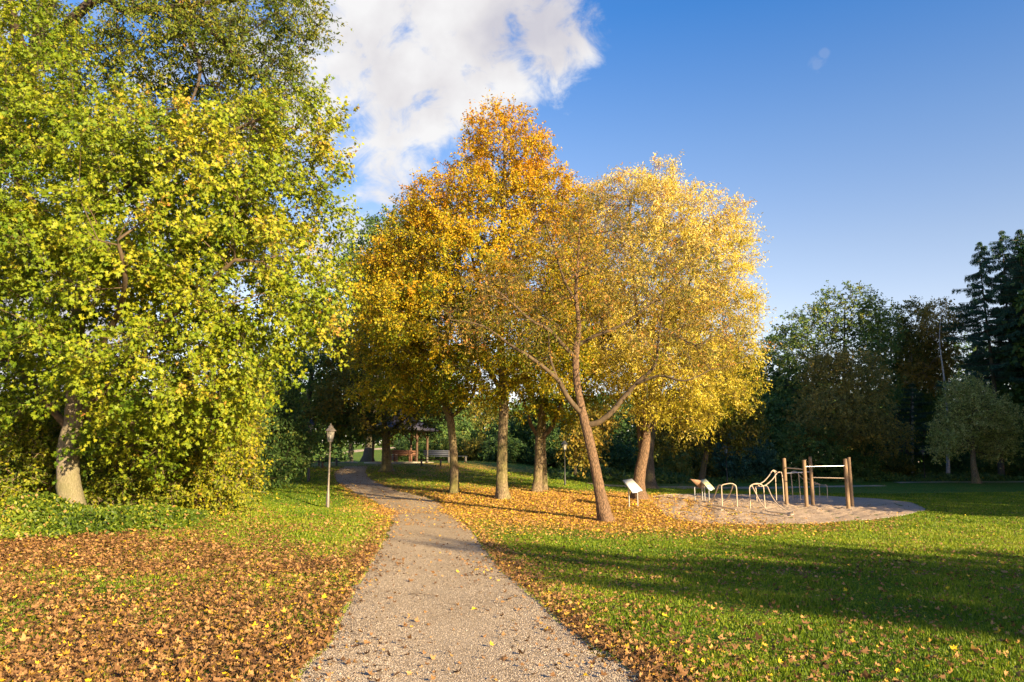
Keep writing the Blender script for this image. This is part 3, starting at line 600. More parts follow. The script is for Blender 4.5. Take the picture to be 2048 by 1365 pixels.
# --- shrubs under the maple
shr = [((430,1035,20.5),[(430,930,20.5,85,95,1.5),(470,860,20.6,50,60,1.0),(360,985,20,70,55,1.1)],'dense yellow-green shrub at the right end of the undergrowth, nearest the lawn',.60,240),
       ((300,1040,19.6),[(300,940,19.6,90,95,1.4),(240,1000,19.2,60,45,1.0)],'dull green shrub just right of the maple trunk',.42,220),
       ((60,1050,18.6),[(60,930,18.8,80,110,1.3),(20,1000,18.6,50,50,1.0)],'leafy green shrub left of the maple trunk, at the frame edge',.42,200),
       ((200,1010,21.5),[(205,860,21.5,110,100,1.6)],'shady shrub directly behind the maple trunk',.25,160),
       ((395,960,23.5),[(400,820,23.5,110,110,1.7),(470,790,23,60,60,1.2)],'taller shrub behind the yellow-green one, reaching up into the maple crown',.45,200),
       ((-60,1000,22),[(-40,820,22,120,150,2),(60,800,22.5,80,80,1.5)],'dark tall shrub behind the left frame edge',.22,160)]
for i, (bb, ee, lab, tn, na) in enumerate(shr):
    b = ground_base(*bb); e = E(*ee); c = e[0]
    tr = [(b[0],b[1],b[2],.05),(b[0]+.05,b[1],b[2]+.4,.04),(c[0],c[1],c[2],.03),(c[0],c[1]+.1,c[2]+c[5]*.6,.015)]
    lm = [[(b[0]+.1*math.cos(a),b[1]+.1*math.sin(a),b[2]+.1,.03),(b[0]+.5*math.cos(a),b[1]+.4*math.sin(a),b[2]+.7,.025),(c[0]+c[3]*.6*math.cos(a),c[1]+c[4]*.6*math.sin(a),c[2],.015)] for a in (0.3,1.6,2.9,4.2,5.4)]
    grow('shrub', lab, 'shrub', b, tr, lm, e, na, (BRP, BRP, L_SHR), 'oval', 20+i, group='shrubs under the maple', twig=(.38,8,9), size=.085, tone=(tn,.10,.15), shell=.35, sun_w=.4, r0=.005, step=.4, bf=.1, minz=b[2]+.1, flare=1, partnames=('stem','branches','foliage'))
# --- linden row and neighbours
# tall central linden
b = ground_base(1005,997,32)
tr = [(b[0],b[1],b[2],.225), pp(1004,940,32,.215), pp(1006,860,32,.20), pp(1008,815,32,.20), pp(1006,760,32,.17), pp(1000,640,32,.15), pp(1004,500,32,.11), pp(1008,380,32,.08), pp(1010,250,32,.03)]
lm = [[pp(1006,790,32,.10), pp(965,720,31.4,.09), pp(900,620,30.8,.06), pp(850,520,30.5,.03)],
      [pp(1004,770,32,.10), pp(1050,690,31.2,.08), pp(1110,600,30.6,.05), pp(1150,500,30.4,.03)],
      [pp(1000,680,32,.09), pp(960,580,33,.07), pp(930,450,33.4,.05), pp(910,380,33.4,.03)],
      [pp(1002,600,32,.08), pp(1040,500,31.4,.06), pp(1070,400,31.2,.04), pp(1080,330,31.2,.025)]]
el = E((1005,275,32,75,58,2.0),(1050,300,32,50,50,1.6),(1010,330,32,110,80,2.4),(990,430,32,140,100,3.0),(1060,410,32,80,70,2.2),(930,520,31.6,150,110,3.2),(1080,540,31.4,130,110,3),(880,640,31.2,140,90,3.0),(1040,660,30.6,150,100,2.8),(960,740,31.4,120,60,2.4),(1085,730,31,80,55,2),(900,400,32,60,50,2.0),(850,450,32.5,60,60,2.2),(800,520,32.5,60,60,2.2),(800,620,31.5,80,70,2.6),(1100,370,32,50,60,1.8),(1135,430,32,50,50,1.8),(850,410,32.5,45,45,1.8),(740,560,33,45,50,2.0),(985,250,32,50,30,1.2))
grow('linden_tree', 'tallest linden in the middle, orange-topped golden crown over a thick ridged trunk', 'tree', b, tr, lm, el, 960, (BK_LIN, BR, L_LIN), 'oval', 3, group='lindens in golden leaf',
     twig=(.6, 13, 12), size=.10, tone=(.43,.09,.14), tz_=lambda P: (P[:,2]-8.5)*.034, shell=.3, sun_w=.35, step=.55, flare=1.45)
# tree A
b = ground_base(908,985,34)
tr = [(b[0],b[1],b[2],.20), pp(909,940,34,.185), pp(905,880,34,.17), pp(900,838,34,.17), pp(890,810,34,.14), pp(880,740,34,.10), pp(860,650,34,.07), pp(850,560,34,.04)]
lm = [[pp(902,835,34,.09), pp(925,815,33.8,.085), pp(945,790,33.6,.075), pp(955,740,33.4,.05)],[pp(895,828,34,.08), pp(890,800,34.4,.07), pp(880,770,34.8,.05), pp(820,720,35,.04)],[pp(890,800,34,.06), pp(850,760,33.5,.05), pp(790,730,33,.03)]]
el = E((860,640,34,110,100,3),(800,560,35,80,80,2.4),(850,520,35,90,80,2.6),(790,690,34,90,70,2.6),(880,740,33.5,100,60,2.6),(780,620,35,60,60,2),(750,700,34.5,50,40,1.6),(820,780,34,80,40,2),(740,780,35,40,25,1.2))
grow('linden_tree', 'slim pale-barked linden beside the path, crown orange above and yellow-green below', 'tree', b, tr, lm, el, 480, (BK_LIN, BR, L_LIN), 'oval', 4, group='lindens in golden leaf',
     twig=(.6, 12, 12), size=.10, tone=(.44,.10,.14), tz_=lambda P: (P[:,2]-6.5)*.035, shell=.3, sun_w=.3, step=.55, flare=1.3)
# tree C (twin trunks)
b = ground_base(1074,985,36)
tr = [(b[0],b[1],b[2],.21), pp(1076,950,36,.19), pp(1078,910,36,.19), pp(1078,880,36,.18), pp(1080,850,36,.13), pp(1085,780,36,.10), pp(1090,700,36,.07), pp(1095,620,36,.04)]
lm = [[pp(1080,880,36,.12), pp(1098,862,35.9,.11), pp(1112,835,35.8,.08), pp(1130,780,35.6,.05)],[pp(1078,876,36,.10), pp(1062,850,36,.09), pp(1055,820,36.2,.06), pp(1030,760,36.4,.04)]]
el = E((1090,740,36,95,70,2.6),(1150,700,36,90,80,2.6),(1120,650,36.5,110,80,3),(1040,790,36,70,40,2.2),(1120,810,36,60,35,1.8),(1190,760,36,60,50,2))
grow('linden_tree', 'shorter linden with a stout forked trunk, greenish-yellow crown low behind the leaning tree', 'tree', b, tr, lm, el, 360, (BK_LIN, BR, L_LIN), 'oval', 5, group='lindens in golden leaf',
     twig=(.5, 8, 10), size=.115, tone=(.32,.09,.13), shell=.3, sun_w=.3, step=.55, flare=1.5)
b = ground_base(1088,981,37.2)
tr = [(b[0],b[1],b[2],.16), pp(1088,940,37.2,.14), pp(1086,880,37.2,.13), pp(1092,800,37.2,.10), pp(1110,700,37.2,.06)]
grow('linden_tree', 'linden whose slimmer trunk stands close behind the stout forked one', 'tree', b, tr, [], E((1150,620,38,90,80,2.4),(1200,690,38,70,70,2.2)), 160, (BK_LIN, BR, L_LIN), 'oval', 6, group='lindens in golden leaf',
     twig=(.5, 8, 10), size=.115, tone=(.42,.09,.13), shell=.3, sun_w=.3, flare=1.4)
# small golden tree in front of the shelter
b = ground_base(773,943,46)
tr = [(b[0],b[1],b[2],.27), pp(772,915,46,.23), pp(772,885,46,.24), pp(770,860,46,.2), pp(765,800,46,.14), pp(755,700,46,.09), pp(750,620,46,.05)]
lm = [[pp(772,878,46,.12), pp(750,855,45.6,.10), pp(715,820,45,.06), pp(680,790,44.6,.04)],[pp(773,872,46,.12), pp(795,850,45.8,.10), pp(830,820,45.6,.06), pp(850,790,45.2,.04)]]
el = E((770,780,45,100,55,4),(700,800,45,70,40,3),(760,700,46,80,80,4),(660,830,45.5,50,35,2.4),(840,810,45,70,35,3),(720,740,46,70,60,3),(600,840,46,30,25,1.6),(740,845,44.5,40,18,1.6),(830,845,44.5,60,22,1.8),(800,862,44.8,40,14,1.2))
grow('linden_tree', 'broad linden in front of the picnic shelter, shaded olive crown with gold tips', 'tree', b, tr, lm, el, 460, (BK_LIN, BR, L_OLV), 'oval', 7, group='lindens in golden leaf',
     twig=(.6, 8, 9), size=.14, tone=(.62,.14,.16), shell=.35, sun_w=.2, flare=1.6, tz_=lambda P: (P[:,2]-7)*.02)
# leaning cherry
b = ground_base(1212,1045,25.5)
tr = [(b[0],b[1],b[2],.21), pp(1206,1015,25.5,.205), pp(1198,975,25.5,.175), pp(1187,920,25.5,.16), pp(1172,855,25.5,.155), pp(1163,815,25.5,.125), pp(1153,760,25.5,.115), pp(1152,700,25.5,.11), pp(1158,655,25.4,.08), pp(1152,590,25.2,.06), pp(1156,520,25,.045), pp(1160,440,24.8,.025)]
lm = [[pp(1173,850,25.5,.10), pp(1195,846,25.4,.095), pp(1222,826,25.3,.09), pp(1250,792,25.2,.08), pp(1278,762,25,.065), pp(1310,730,24.8,.05), pp(1318,670,24.6,.035), pp(1330,600,24.4,.02)],
      [pp(1270,770,25,.05), pp(1320,752,24.6,.045), pp(1370,762,24.2,.03), pp(1420,740,24,.02)],
      [pp(1163,828,25.5,.09), pp(1135,795,25.3,.085), pp(1115,760,25.1,.075), pp(1070,722,24.8,.06), pp(1020,690,24.4,.045), pp(965,652,24,.03), pp(900,640,23.8,.015)],
      [pp(1118,768,25.1,.05), pp(1102,722,25.5,.045), pp(1098,690,25.8,.035), pp(1098,640,26,.02)],
      [pp(1150,715,25.5,.075), pp(1125,690,25.2,.07), pp(1100,662,25,.06), pp(1060,640,24.6,.05), pp(1030,612,24.3,.035), pp(985,575,24,.02)],
      [pp(1158,690,25.5,.07), pp(1190,672,25.2,.06), pp(1235,655,25,.05), pp(1290,618,24.8,.035), pp(1350,560,24.6,.02)],
      [pp(1150,600,25.2,.05), pp(1130,565,25,.045), pp(1112,510,24.8,.035), pp(1092,450,24.6,.02)],
      [pp(1130,565,25,.04), pp(1180,525,25,.035), pp(1240,470,25,.02)],
      [pp(1318,650,24.6,.03), pp(1390,690,24.3,.03), pp(1430,672,24.2,.02), pp(1470,690,24,.012)]]
el = E((1180,450,25,110,70,2.0),(1110,540,25,120,90,2.4),(1230,540,25,120,100,2.4),(1000,600,24.4,100,70,2),(940,640,24,70,50,1.6),(1330,560,24.8,110,90,2.2),(1390,640,24.4,90,80,2),(1300,690,24.6,110,60,2),(1440,680,24.2,70,60,1.6),(1080,680,24.8,90,50,1.8),(1210,400,25,60,35,1.4),(1180,620,24.4,110,60,1.6),(1110,440,25,40,50,1.2))
grow('cherry_tree', 'leaning bare-limbed tree with sparse brownish narrow leaves, in front of the pale gold crown', 'tree', b, tr, lm, el, 430, (BK_CH, BR, L_CHE), 'narrow', 8,
     twig=(.65, 7, 6), size=.12, tone=(.42,.14,.16), shell=.5, sun_w=.1, step=.4, r0=.008, droop=.5, flare=1.25, twr=.005, pw=2.2)
# pale gold tree with several stems
b = ground_base(1278,1001,33)
tr = [(b[0],b[1],b[2],.25), pp(1279,955,33,.225), pp(1288,905,33,.21), pp(1293,870,33,.17), pp(1290,820,33,.13), pp(1284,760,33,.10), pp(1275,640,33,.08), pp(1262,500,33,.05), pp(1260,400,33,.03)]
lm = [[pp(1285,915,33,.12), pp(1280,870,33.2,.12), pp(1276,820,33.4,.10), pp(1262,740,33.8,.08), pp(1230,620,34,.05), pp(1210,500,34.2,.03)],
      [pp(1292,880,33,.12), pp(1301,830,32.8,.10), pp(1312,770,32.6,.08), pp(1345,660,32.2,.06), pp(1390,540,32,.04), pp(1430,460,32,.025)],
      [pp(1294,868,33,.07), pp(1315,840,32.6,.055), pp(1350,790,32.2,.045), pp(1420,720,31.8,.03)],
      [pp(1298,840,33,.07), pp(1340,740,33.6,.06), pp(1400,660,34.2,.04), pp(1460,600,34.6,.025)]]
el = E((1260,425,33,100,70,2.8),(1350,430,33,80,65,2.6),(1200,450,34,70,70,2.4),(1400,530,33,100,95,3),(1450,470,33,45,50,1.8),(1300,560,33,150,110,3.2),(1420,640,33,90,90,3),(1430,740,32.6,85,70,2.6),(1340,740,32.4,110,70,3),(1250,700,33,90,80,2.6),(1320,360,33,50,25,1.5),(1475,690,33,35,50,1.4),(1370,810,32.6,80,40,2.2),(1290,800,32.4,60,45,1.8),(1230,380,33.5,60,30,1.5),(1170,400,34,40,35,1.4),(1455,430,33,25,25,1.2),(1495,620,33,25,30,1.0),(1160,560,33,70,70,2.2))
grow('golden_tree', 'bright pale-gold tree with a multi-stemmed trunk beside the white information board', 'tree', b, tr, lm, el, 640, (BK_CH, BR, L_PAL), 'narrow', 9,
     twig=(.7, 16, 14), size=.125, tone=(.52,.11,.16), tz_=lambda P: (P[:,2]-8)*.035-(P[:,0]-6)*.008, shell=.3, sun_w=.3, step=.55, r0=.008, droop=.4, flare=1.5)
# dark trunk behind it
def simple(name, label, base, top_px, el, natt, mats, leaf, seed, size, tone, group=None, r=.25, twig=(.7,7,8), **k):
    b = ground_base(*base); e = E(*el); c = e[0]; u0, v0, Y = base; ut, vt = top_px
    P0 = np.array([b[0], b[1], b[2]]); P1 = pt(ut, vt, Y); tr = []
    rs_ = np.random.default_rng(seed)
    for t in np.linspace(0, 1, 6):
        q = P0*(1-t)+P1*t+(rs_.normal(size=3)*.12*(0 < t < 1)); tr.append((q[0], q[1], q[2], r*(1-t*.9)))
    return grow(name, label, 'tree' if 'shrub' not in name else 'shrub', b, tr, [], e, natt, mats, leaf, seed, group=group, twig=twig, size=size, tone=tone, **k)
simple('linden_tree','dark-trunked linden directly behind the pale-gold multi-stemmed tree',(1299,977,46),(1310,640),[(1330,690,46,110,90,3.5),(1290,600,46,90,80,3),(1400,780,46,90,70,3)],260,(BK_DK,BR,L_LIN),'oval',31,.15,(.35,.1,.12),'lindens in golden leaf',.36,flare=1.6)
simple('hornbeam_tree','drooping olive-brown tree whose low shaded crown hangs right of the pale-gold tree',(1400,968,52),(1420,740),[(1400,840,52,90,60,3.5),(1460,800,52,60,60,3),(1480,850,52,50,45,2.6),(1340,860,52,70,45,3),(1440,740,52,70,60,3),(1500,860,51,30,30,1.6)],380,(BK_DK,BRD,L_OLV),'oval',32,.17,(.50,.14,.15),None,.22,droop=.5,minz=2.6)
simple('linden_tree','small linden with a pale low leaf spray beside the black lamp post',(1150,962,50),(1150,820),[(1165,890,46,38,35,1.6),(1185,850,48,40,40,2)],110,(BK_DK,BRD,L_OLV),'oval',33,.16,(.75,.1,.12),None,.1)
# dark green trees behind at the left
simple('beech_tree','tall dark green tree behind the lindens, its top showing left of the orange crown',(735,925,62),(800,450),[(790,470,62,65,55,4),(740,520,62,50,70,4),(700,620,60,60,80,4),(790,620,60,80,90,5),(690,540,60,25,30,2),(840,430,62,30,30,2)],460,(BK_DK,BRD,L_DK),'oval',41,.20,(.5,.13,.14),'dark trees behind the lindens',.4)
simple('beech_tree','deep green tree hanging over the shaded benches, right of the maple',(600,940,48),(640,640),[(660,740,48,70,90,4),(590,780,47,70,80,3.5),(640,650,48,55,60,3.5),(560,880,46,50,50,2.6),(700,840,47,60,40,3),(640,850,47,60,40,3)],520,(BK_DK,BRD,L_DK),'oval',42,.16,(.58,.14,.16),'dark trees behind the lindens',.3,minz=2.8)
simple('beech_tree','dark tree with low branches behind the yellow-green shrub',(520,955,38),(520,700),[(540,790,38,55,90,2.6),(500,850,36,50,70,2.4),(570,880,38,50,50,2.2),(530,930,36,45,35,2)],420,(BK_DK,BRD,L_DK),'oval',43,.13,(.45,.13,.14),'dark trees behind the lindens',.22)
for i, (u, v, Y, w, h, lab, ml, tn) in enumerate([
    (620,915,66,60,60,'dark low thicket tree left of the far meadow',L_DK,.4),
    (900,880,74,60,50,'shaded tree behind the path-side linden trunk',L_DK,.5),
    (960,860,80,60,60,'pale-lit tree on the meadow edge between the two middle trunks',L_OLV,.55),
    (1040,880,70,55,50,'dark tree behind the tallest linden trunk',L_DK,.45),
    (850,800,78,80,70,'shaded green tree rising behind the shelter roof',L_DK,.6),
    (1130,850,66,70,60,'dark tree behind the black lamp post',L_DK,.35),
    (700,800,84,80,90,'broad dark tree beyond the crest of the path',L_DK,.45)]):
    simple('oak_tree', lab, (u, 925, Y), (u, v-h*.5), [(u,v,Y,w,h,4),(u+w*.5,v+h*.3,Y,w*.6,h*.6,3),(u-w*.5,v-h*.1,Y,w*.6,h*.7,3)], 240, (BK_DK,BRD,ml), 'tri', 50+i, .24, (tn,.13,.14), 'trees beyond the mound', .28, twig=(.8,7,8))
# bushes at the foot of the woods, centre
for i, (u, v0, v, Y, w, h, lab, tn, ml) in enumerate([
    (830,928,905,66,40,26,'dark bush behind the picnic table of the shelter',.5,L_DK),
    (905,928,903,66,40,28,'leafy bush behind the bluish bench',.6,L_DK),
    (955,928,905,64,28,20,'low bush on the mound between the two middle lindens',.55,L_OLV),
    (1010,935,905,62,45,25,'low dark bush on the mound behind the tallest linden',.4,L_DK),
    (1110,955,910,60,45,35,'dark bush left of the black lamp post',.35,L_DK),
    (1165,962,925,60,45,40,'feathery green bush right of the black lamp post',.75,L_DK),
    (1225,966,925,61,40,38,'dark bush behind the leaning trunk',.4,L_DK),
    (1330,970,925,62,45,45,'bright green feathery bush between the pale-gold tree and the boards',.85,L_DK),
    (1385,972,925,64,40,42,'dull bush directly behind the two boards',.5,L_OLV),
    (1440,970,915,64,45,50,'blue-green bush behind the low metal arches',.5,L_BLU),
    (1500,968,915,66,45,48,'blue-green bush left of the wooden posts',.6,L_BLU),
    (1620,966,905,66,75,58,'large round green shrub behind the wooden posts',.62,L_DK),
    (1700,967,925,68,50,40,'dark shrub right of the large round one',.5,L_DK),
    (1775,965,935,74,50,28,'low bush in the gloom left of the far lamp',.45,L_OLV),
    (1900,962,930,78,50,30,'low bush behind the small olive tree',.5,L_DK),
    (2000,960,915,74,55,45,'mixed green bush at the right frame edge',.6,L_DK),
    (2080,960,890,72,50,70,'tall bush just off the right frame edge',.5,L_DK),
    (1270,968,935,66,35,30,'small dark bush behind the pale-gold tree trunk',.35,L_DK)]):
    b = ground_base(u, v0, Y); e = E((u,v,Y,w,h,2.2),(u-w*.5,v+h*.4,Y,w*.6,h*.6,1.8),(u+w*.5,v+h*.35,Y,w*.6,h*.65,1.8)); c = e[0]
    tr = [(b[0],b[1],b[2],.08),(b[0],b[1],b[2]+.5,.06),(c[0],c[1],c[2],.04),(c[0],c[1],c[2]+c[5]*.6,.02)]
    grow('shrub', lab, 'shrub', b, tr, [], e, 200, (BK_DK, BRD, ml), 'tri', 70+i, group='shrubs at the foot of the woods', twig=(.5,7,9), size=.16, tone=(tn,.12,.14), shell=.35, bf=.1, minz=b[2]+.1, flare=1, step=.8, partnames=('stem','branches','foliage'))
# right forest
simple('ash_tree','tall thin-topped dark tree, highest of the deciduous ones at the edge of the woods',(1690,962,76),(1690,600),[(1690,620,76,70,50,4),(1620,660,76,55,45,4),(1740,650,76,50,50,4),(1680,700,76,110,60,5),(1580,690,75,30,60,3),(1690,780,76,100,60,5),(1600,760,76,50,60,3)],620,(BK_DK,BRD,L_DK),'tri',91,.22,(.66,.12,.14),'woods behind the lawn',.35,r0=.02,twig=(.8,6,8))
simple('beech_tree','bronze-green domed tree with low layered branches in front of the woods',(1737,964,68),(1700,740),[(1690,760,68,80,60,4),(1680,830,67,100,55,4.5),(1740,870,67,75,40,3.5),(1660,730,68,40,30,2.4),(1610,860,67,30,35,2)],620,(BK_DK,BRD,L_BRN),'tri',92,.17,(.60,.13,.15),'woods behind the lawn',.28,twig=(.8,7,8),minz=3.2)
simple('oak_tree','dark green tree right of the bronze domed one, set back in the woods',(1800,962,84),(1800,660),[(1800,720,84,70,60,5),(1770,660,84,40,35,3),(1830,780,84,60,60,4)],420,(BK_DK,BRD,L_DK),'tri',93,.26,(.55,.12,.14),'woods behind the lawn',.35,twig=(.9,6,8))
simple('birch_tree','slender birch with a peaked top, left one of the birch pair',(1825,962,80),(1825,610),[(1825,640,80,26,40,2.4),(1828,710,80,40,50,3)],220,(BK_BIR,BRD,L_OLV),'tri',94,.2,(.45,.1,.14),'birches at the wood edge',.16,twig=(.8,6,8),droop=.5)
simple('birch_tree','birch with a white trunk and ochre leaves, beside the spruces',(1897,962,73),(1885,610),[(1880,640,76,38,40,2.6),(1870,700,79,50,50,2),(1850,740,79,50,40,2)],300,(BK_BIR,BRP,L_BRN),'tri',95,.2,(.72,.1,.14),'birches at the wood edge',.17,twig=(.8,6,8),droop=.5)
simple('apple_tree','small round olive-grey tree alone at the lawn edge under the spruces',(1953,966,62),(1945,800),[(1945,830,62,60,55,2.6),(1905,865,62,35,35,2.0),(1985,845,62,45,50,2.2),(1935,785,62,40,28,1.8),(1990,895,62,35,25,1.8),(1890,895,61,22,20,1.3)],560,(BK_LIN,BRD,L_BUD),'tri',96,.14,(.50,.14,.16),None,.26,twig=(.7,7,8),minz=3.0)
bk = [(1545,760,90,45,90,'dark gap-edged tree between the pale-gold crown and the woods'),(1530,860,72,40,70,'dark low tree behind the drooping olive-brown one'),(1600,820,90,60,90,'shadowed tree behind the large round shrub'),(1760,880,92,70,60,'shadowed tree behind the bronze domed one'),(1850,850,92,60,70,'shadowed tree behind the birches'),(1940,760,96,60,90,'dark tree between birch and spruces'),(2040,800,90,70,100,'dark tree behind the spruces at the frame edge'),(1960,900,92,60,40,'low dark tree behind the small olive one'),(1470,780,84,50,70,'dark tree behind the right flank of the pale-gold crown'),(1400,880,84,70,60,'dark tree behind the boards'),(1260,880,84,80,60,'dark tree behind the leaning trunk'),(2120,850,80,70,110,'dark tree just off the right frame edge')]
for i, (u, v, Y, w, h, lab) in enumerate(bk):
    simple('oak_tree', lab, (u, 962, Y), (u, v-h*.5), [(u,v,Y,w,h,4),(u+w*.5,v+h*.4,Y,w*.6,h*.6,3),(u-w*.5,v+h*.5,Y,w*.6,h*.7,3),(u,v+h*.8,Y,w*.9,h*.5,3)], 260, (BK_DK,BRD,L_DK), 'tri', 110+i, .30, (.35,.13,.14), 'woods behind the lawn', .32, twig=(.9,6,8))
# pine with blue-green tiers
def spruce(name, label, base, top, rad_m, low, seed, group, mat=L_BLU, tiers=27, dens=15, rb=.3, flat=False):
    global rng
    rng = np.random.default_rng(seed); b = ground_base(*base); root = thing(name, label, 'tree', b, group)
    P1 = pt(top[0], top[1], base[2]); H = P1[2]-b[2]; t = np.linspace(0, 1, 14)
    sp = np.array([b*(1-q)+P1*q+np.array([.12*math.sin(q*5+seed), 0, 0]) for q in t])
    mesh_np('trunk', shift(tube(sp, rb*(1-t*.96), 10), b), BK_DK, root, True)
    bl = []; S = []; E_ = []
    for k in range(tiers):
        q = low+(1-low)*(k/(tiers-1))**.92; z = q*H; c = b*(1-q)+P1*q
        L = rad_m*((1-q)/(1-low))**.62*rng.uniform(.6, 1.2)+.22
        for m_ in range(int(rng.integers(4, 7))):
            a = rng.uniform(0, 6.283); Lb = L*rng.uniform(.6, 1.15); d = np.array([math.cos(a), math.sin(a), 0])
            s = np.linspace(0, 1, 6); dr = (-.28*s*Lb+.22*s**2*Lb) if not flat else .05*s*Lb
            br_ = c+d*(s*Lb)[:,None]+np.stack([0*s, 0*s, dr], -1); bl.append(tube(br_, .035*(1-s*.8)+.004, 4, False)[0])
            nn = max(4, int(dens*Lb)); ss = rng.uniform(.12, 1, nn*3)
            p = c+d*(ss*Lb)[:,None]+np.stack([0*ss, 0*ss, np.interp(ss, s, dr)], -1)
            side = np.cross(d, [0,0,1.]); sg = rng.choice([-1,1], len(ss))*rng.uniform(.1, 1, len(ss))
            e = p+(d*.25+side*sg[:,None]*.5)*(.3+.28*Lb*(1-ss))[:,None]*.8+np.array([0,0,-1])*rng.uniform(.08, .42 if not flat else .12, len(ss))[:,None]
            S.append(p); E_.append(e)
    S = np.concatenate(S); E_ = np.concatenate(E_); q = np.repeat(np.arange(len(S)), 5); tt = rng.uniform(0, 1, len(q))
    P = S[q]+(E_[q]-S[q])*tt[:,None]; ax = unit(E_[q]-S[q]+rng.normal(size=(len(q),3))*.25+np.array([0,0,-.35 if not flat else .1])); nm = rng.normal(size=(len(q),3))*.6+np.array([0,0,.6])
    mesh_np('branches', shift(bl, b), BRD, root, True)
    mesh_np('crown', shift([leaves(P, ax, nm, rng.uniform(.12, .24, len(q)), .45+rng.normal(size=len(q))*.25, 'needle')], b), mat, root)
    return root
spruce('spruce_tree','left spruce of the group, its long bare trunk showing beside the birch',(2004,960,72),(1958,485),4.3,.42,201,'tall spruces')
spruce('spruce_tree','tallest spruce with a ragged narrow top, second from the left',(2042,960,74),(2004,462),3.5,.44,202,'tall spruces')
spruce('spruce_tree','spruce cut by the right frame edge, top level with its neighbour',(2075,960,70),(2038,460),3.3,.40,203,'tall spruces')
spruce('spruce_tree','shorter spruce set back behind the left one of the group',(1965,960,86),(1950,640),3.2,.2,204,'tall spruces')
spruce('pine_tree','blue-green pine with flat tiers between the bronze domed tree and the small olive one',(1815,963,78),(1822,770),4.2,.25,205,None,L_BLU,14,14,.25,True)
# woods to the right of and behind the viewpoint, whose shade falls over the lawn
def shade_tree(x, y, h, rw, low, lab, seed, n=260, sz=.42):
    global rng
    z = tz(x, y); b = np.array([x, y, z]); c = z+low+(h-low)/2
    e = [(x,y,c,rw,rw,(h-low)/2),(x+rw*.4,y,c-(h-low)*.2,rw*.7,rw*.7,(h-low)*.3),(x-rw*.4,y+rw*.3,c-(h-low)*.15,rw*.7,rw*.7,(h-low)*.32)]
    tr = [(x,y,z,.35),(x+.1,y,z+h*.3,.28),(x,y+.1,z+h*.6,.18),(x,y,z+h*.95,.04)]
    grow('oak_tree', lab, 'tree', b, tr, [], e, n, (BK_DK,BRD,L_DK), 'tri', seed, group='woods around the viewpoint', twig=(.9,6,7), size=sz, tone=(.5,.12,.14), r0=.02, step=1.0)
SHADE = []
def shade_at(px_, py_, t, h, rw, low, lab, seed, **k):
    """stand a tree t metres up-sun of a ground point"""
    x = px_+t*math.sin(SUN_AZ); y = py_+t*math.cos(SUN_AZ); SHADE.append((x, y, h, rw)); shade_tree(x, y, h, rw, low, lab, seed, **k)
# ------------------------------------------------------------------ ivy, furniture
IVY = leaf_mat('ivy_leaves', [(0,(.02,.045,.004)),(.4,(.07,.12,.008)),(.65,(.17,.22,.012)),(.83,(.27,.27,.02)),(.92,(.30,.17,.06)),(1,(.36,.20,.08))], .2, .5)
rng = np.random.default_rng(61)
n = 52000; u = rng.uniform(-60, 540, n); x = np.empty(n); y = np.empty(n)
a0 = hit(-60,1082); a1 = hit(200,1070); a2 = hit(400,1042); a3 = hit(520,998)
EDG = smoothpath([a0, hit(70,1080), a1, hit(300,1060), a2, a3], 8)
s = rng.uniform(0, 1, n)*(len(EDG)-1); i0 = np.minimum(s.astype(int), len(EDG)-2); fr = s-i0
E0 = EDG[i0]*(1-fr)[:,None]+EDG[i0+1]*fr[:,None]; off = rng.uniform(0, 1, n)**.8
wd_ = 2.6*(1-.75*s/(len(EDG)-1))
x = E0[:,0]-off*wd_*.35; y = E0[:,1]+off*wd_+.22*snoise(E0[:,0], E0[:,0]*0, 2.6, 71)+.12*snoise(E0[:,0], E0[:,0]*0, 7, 73)-np.where(rng.uniform(size=n) < .06, rng.uniform(0, .7, n), 0)
hgt = (.06+.42*np.minimum(1, off*2.2)*(.7+.3*snoise(x, y, 2.2, 72)))*(1-.5*s/(len(EDG)-1))
P = np.stack([x, y, terrain(x, y)+hgt*rng.uniform(.35, 1.05, n)], -1)
ax = unit(rng.normal(size=(n,3))+np.array([0,-.3,-.1])); nm = rng.normal(size=(n,3))*.5+np.array([.25,-.45,.8])
tn = .42+rng.normal(size=n)*.18+.14*snoise(x, y, 1.7, 74)+np.where(rng.uniform(size=n) < .08, .5, 0)
mesh_np('ivy_undergrowth', [leaves(P, ax, nm, rng.uniform(.05, .095, n), tn, 'oval')], IVY, None, False, 'stuff')
# forest floor growth along the wood edge
n = 26000; t = rng.uniform(0, 1, n); U = np.interp(t, [0,.25,.5,.75,1], [1080,1300,1560,1800,2120]); Vv = np.interp(t, [0,.25,.5,.75,1], [958,969,967,964,960]); 
GE = np.array([hit(a, b_) for a, b_ in zip(np.linspace(1080,2120,30), np.interp(np.linspace(0,1,30), [0,.25,.5,.75,1], [958,968,965.5,963,960]))])
x = np.interp(U, np.linspace(1080,2120,30), GE[:,0]); y = np.interp(U, np.linspace(1080,2120,30), GE[:,1]); dp = rng.uniform(0, 1, n)**1.3*7; x = x*(1+dp/60); y = y+dp
P = np.stack([x, y, terrain(x, y)+rng.uniform(.05, .65, n)*(.6+.5*snoise(x, y, .9, 81))*np.minimum(1, .3+dp/2)], -1)
mesh_np('undergrowth', [leaves(P, unit(rng.normal(size=(n,3))), rng.normal(size=(n,3))*.6+np.array([0,-.3,.7]), rng.uniform(.14, .3, n), .5+rng.normal(size=n)*.2, 'tri')], L_DK, None, False, 'stuff')
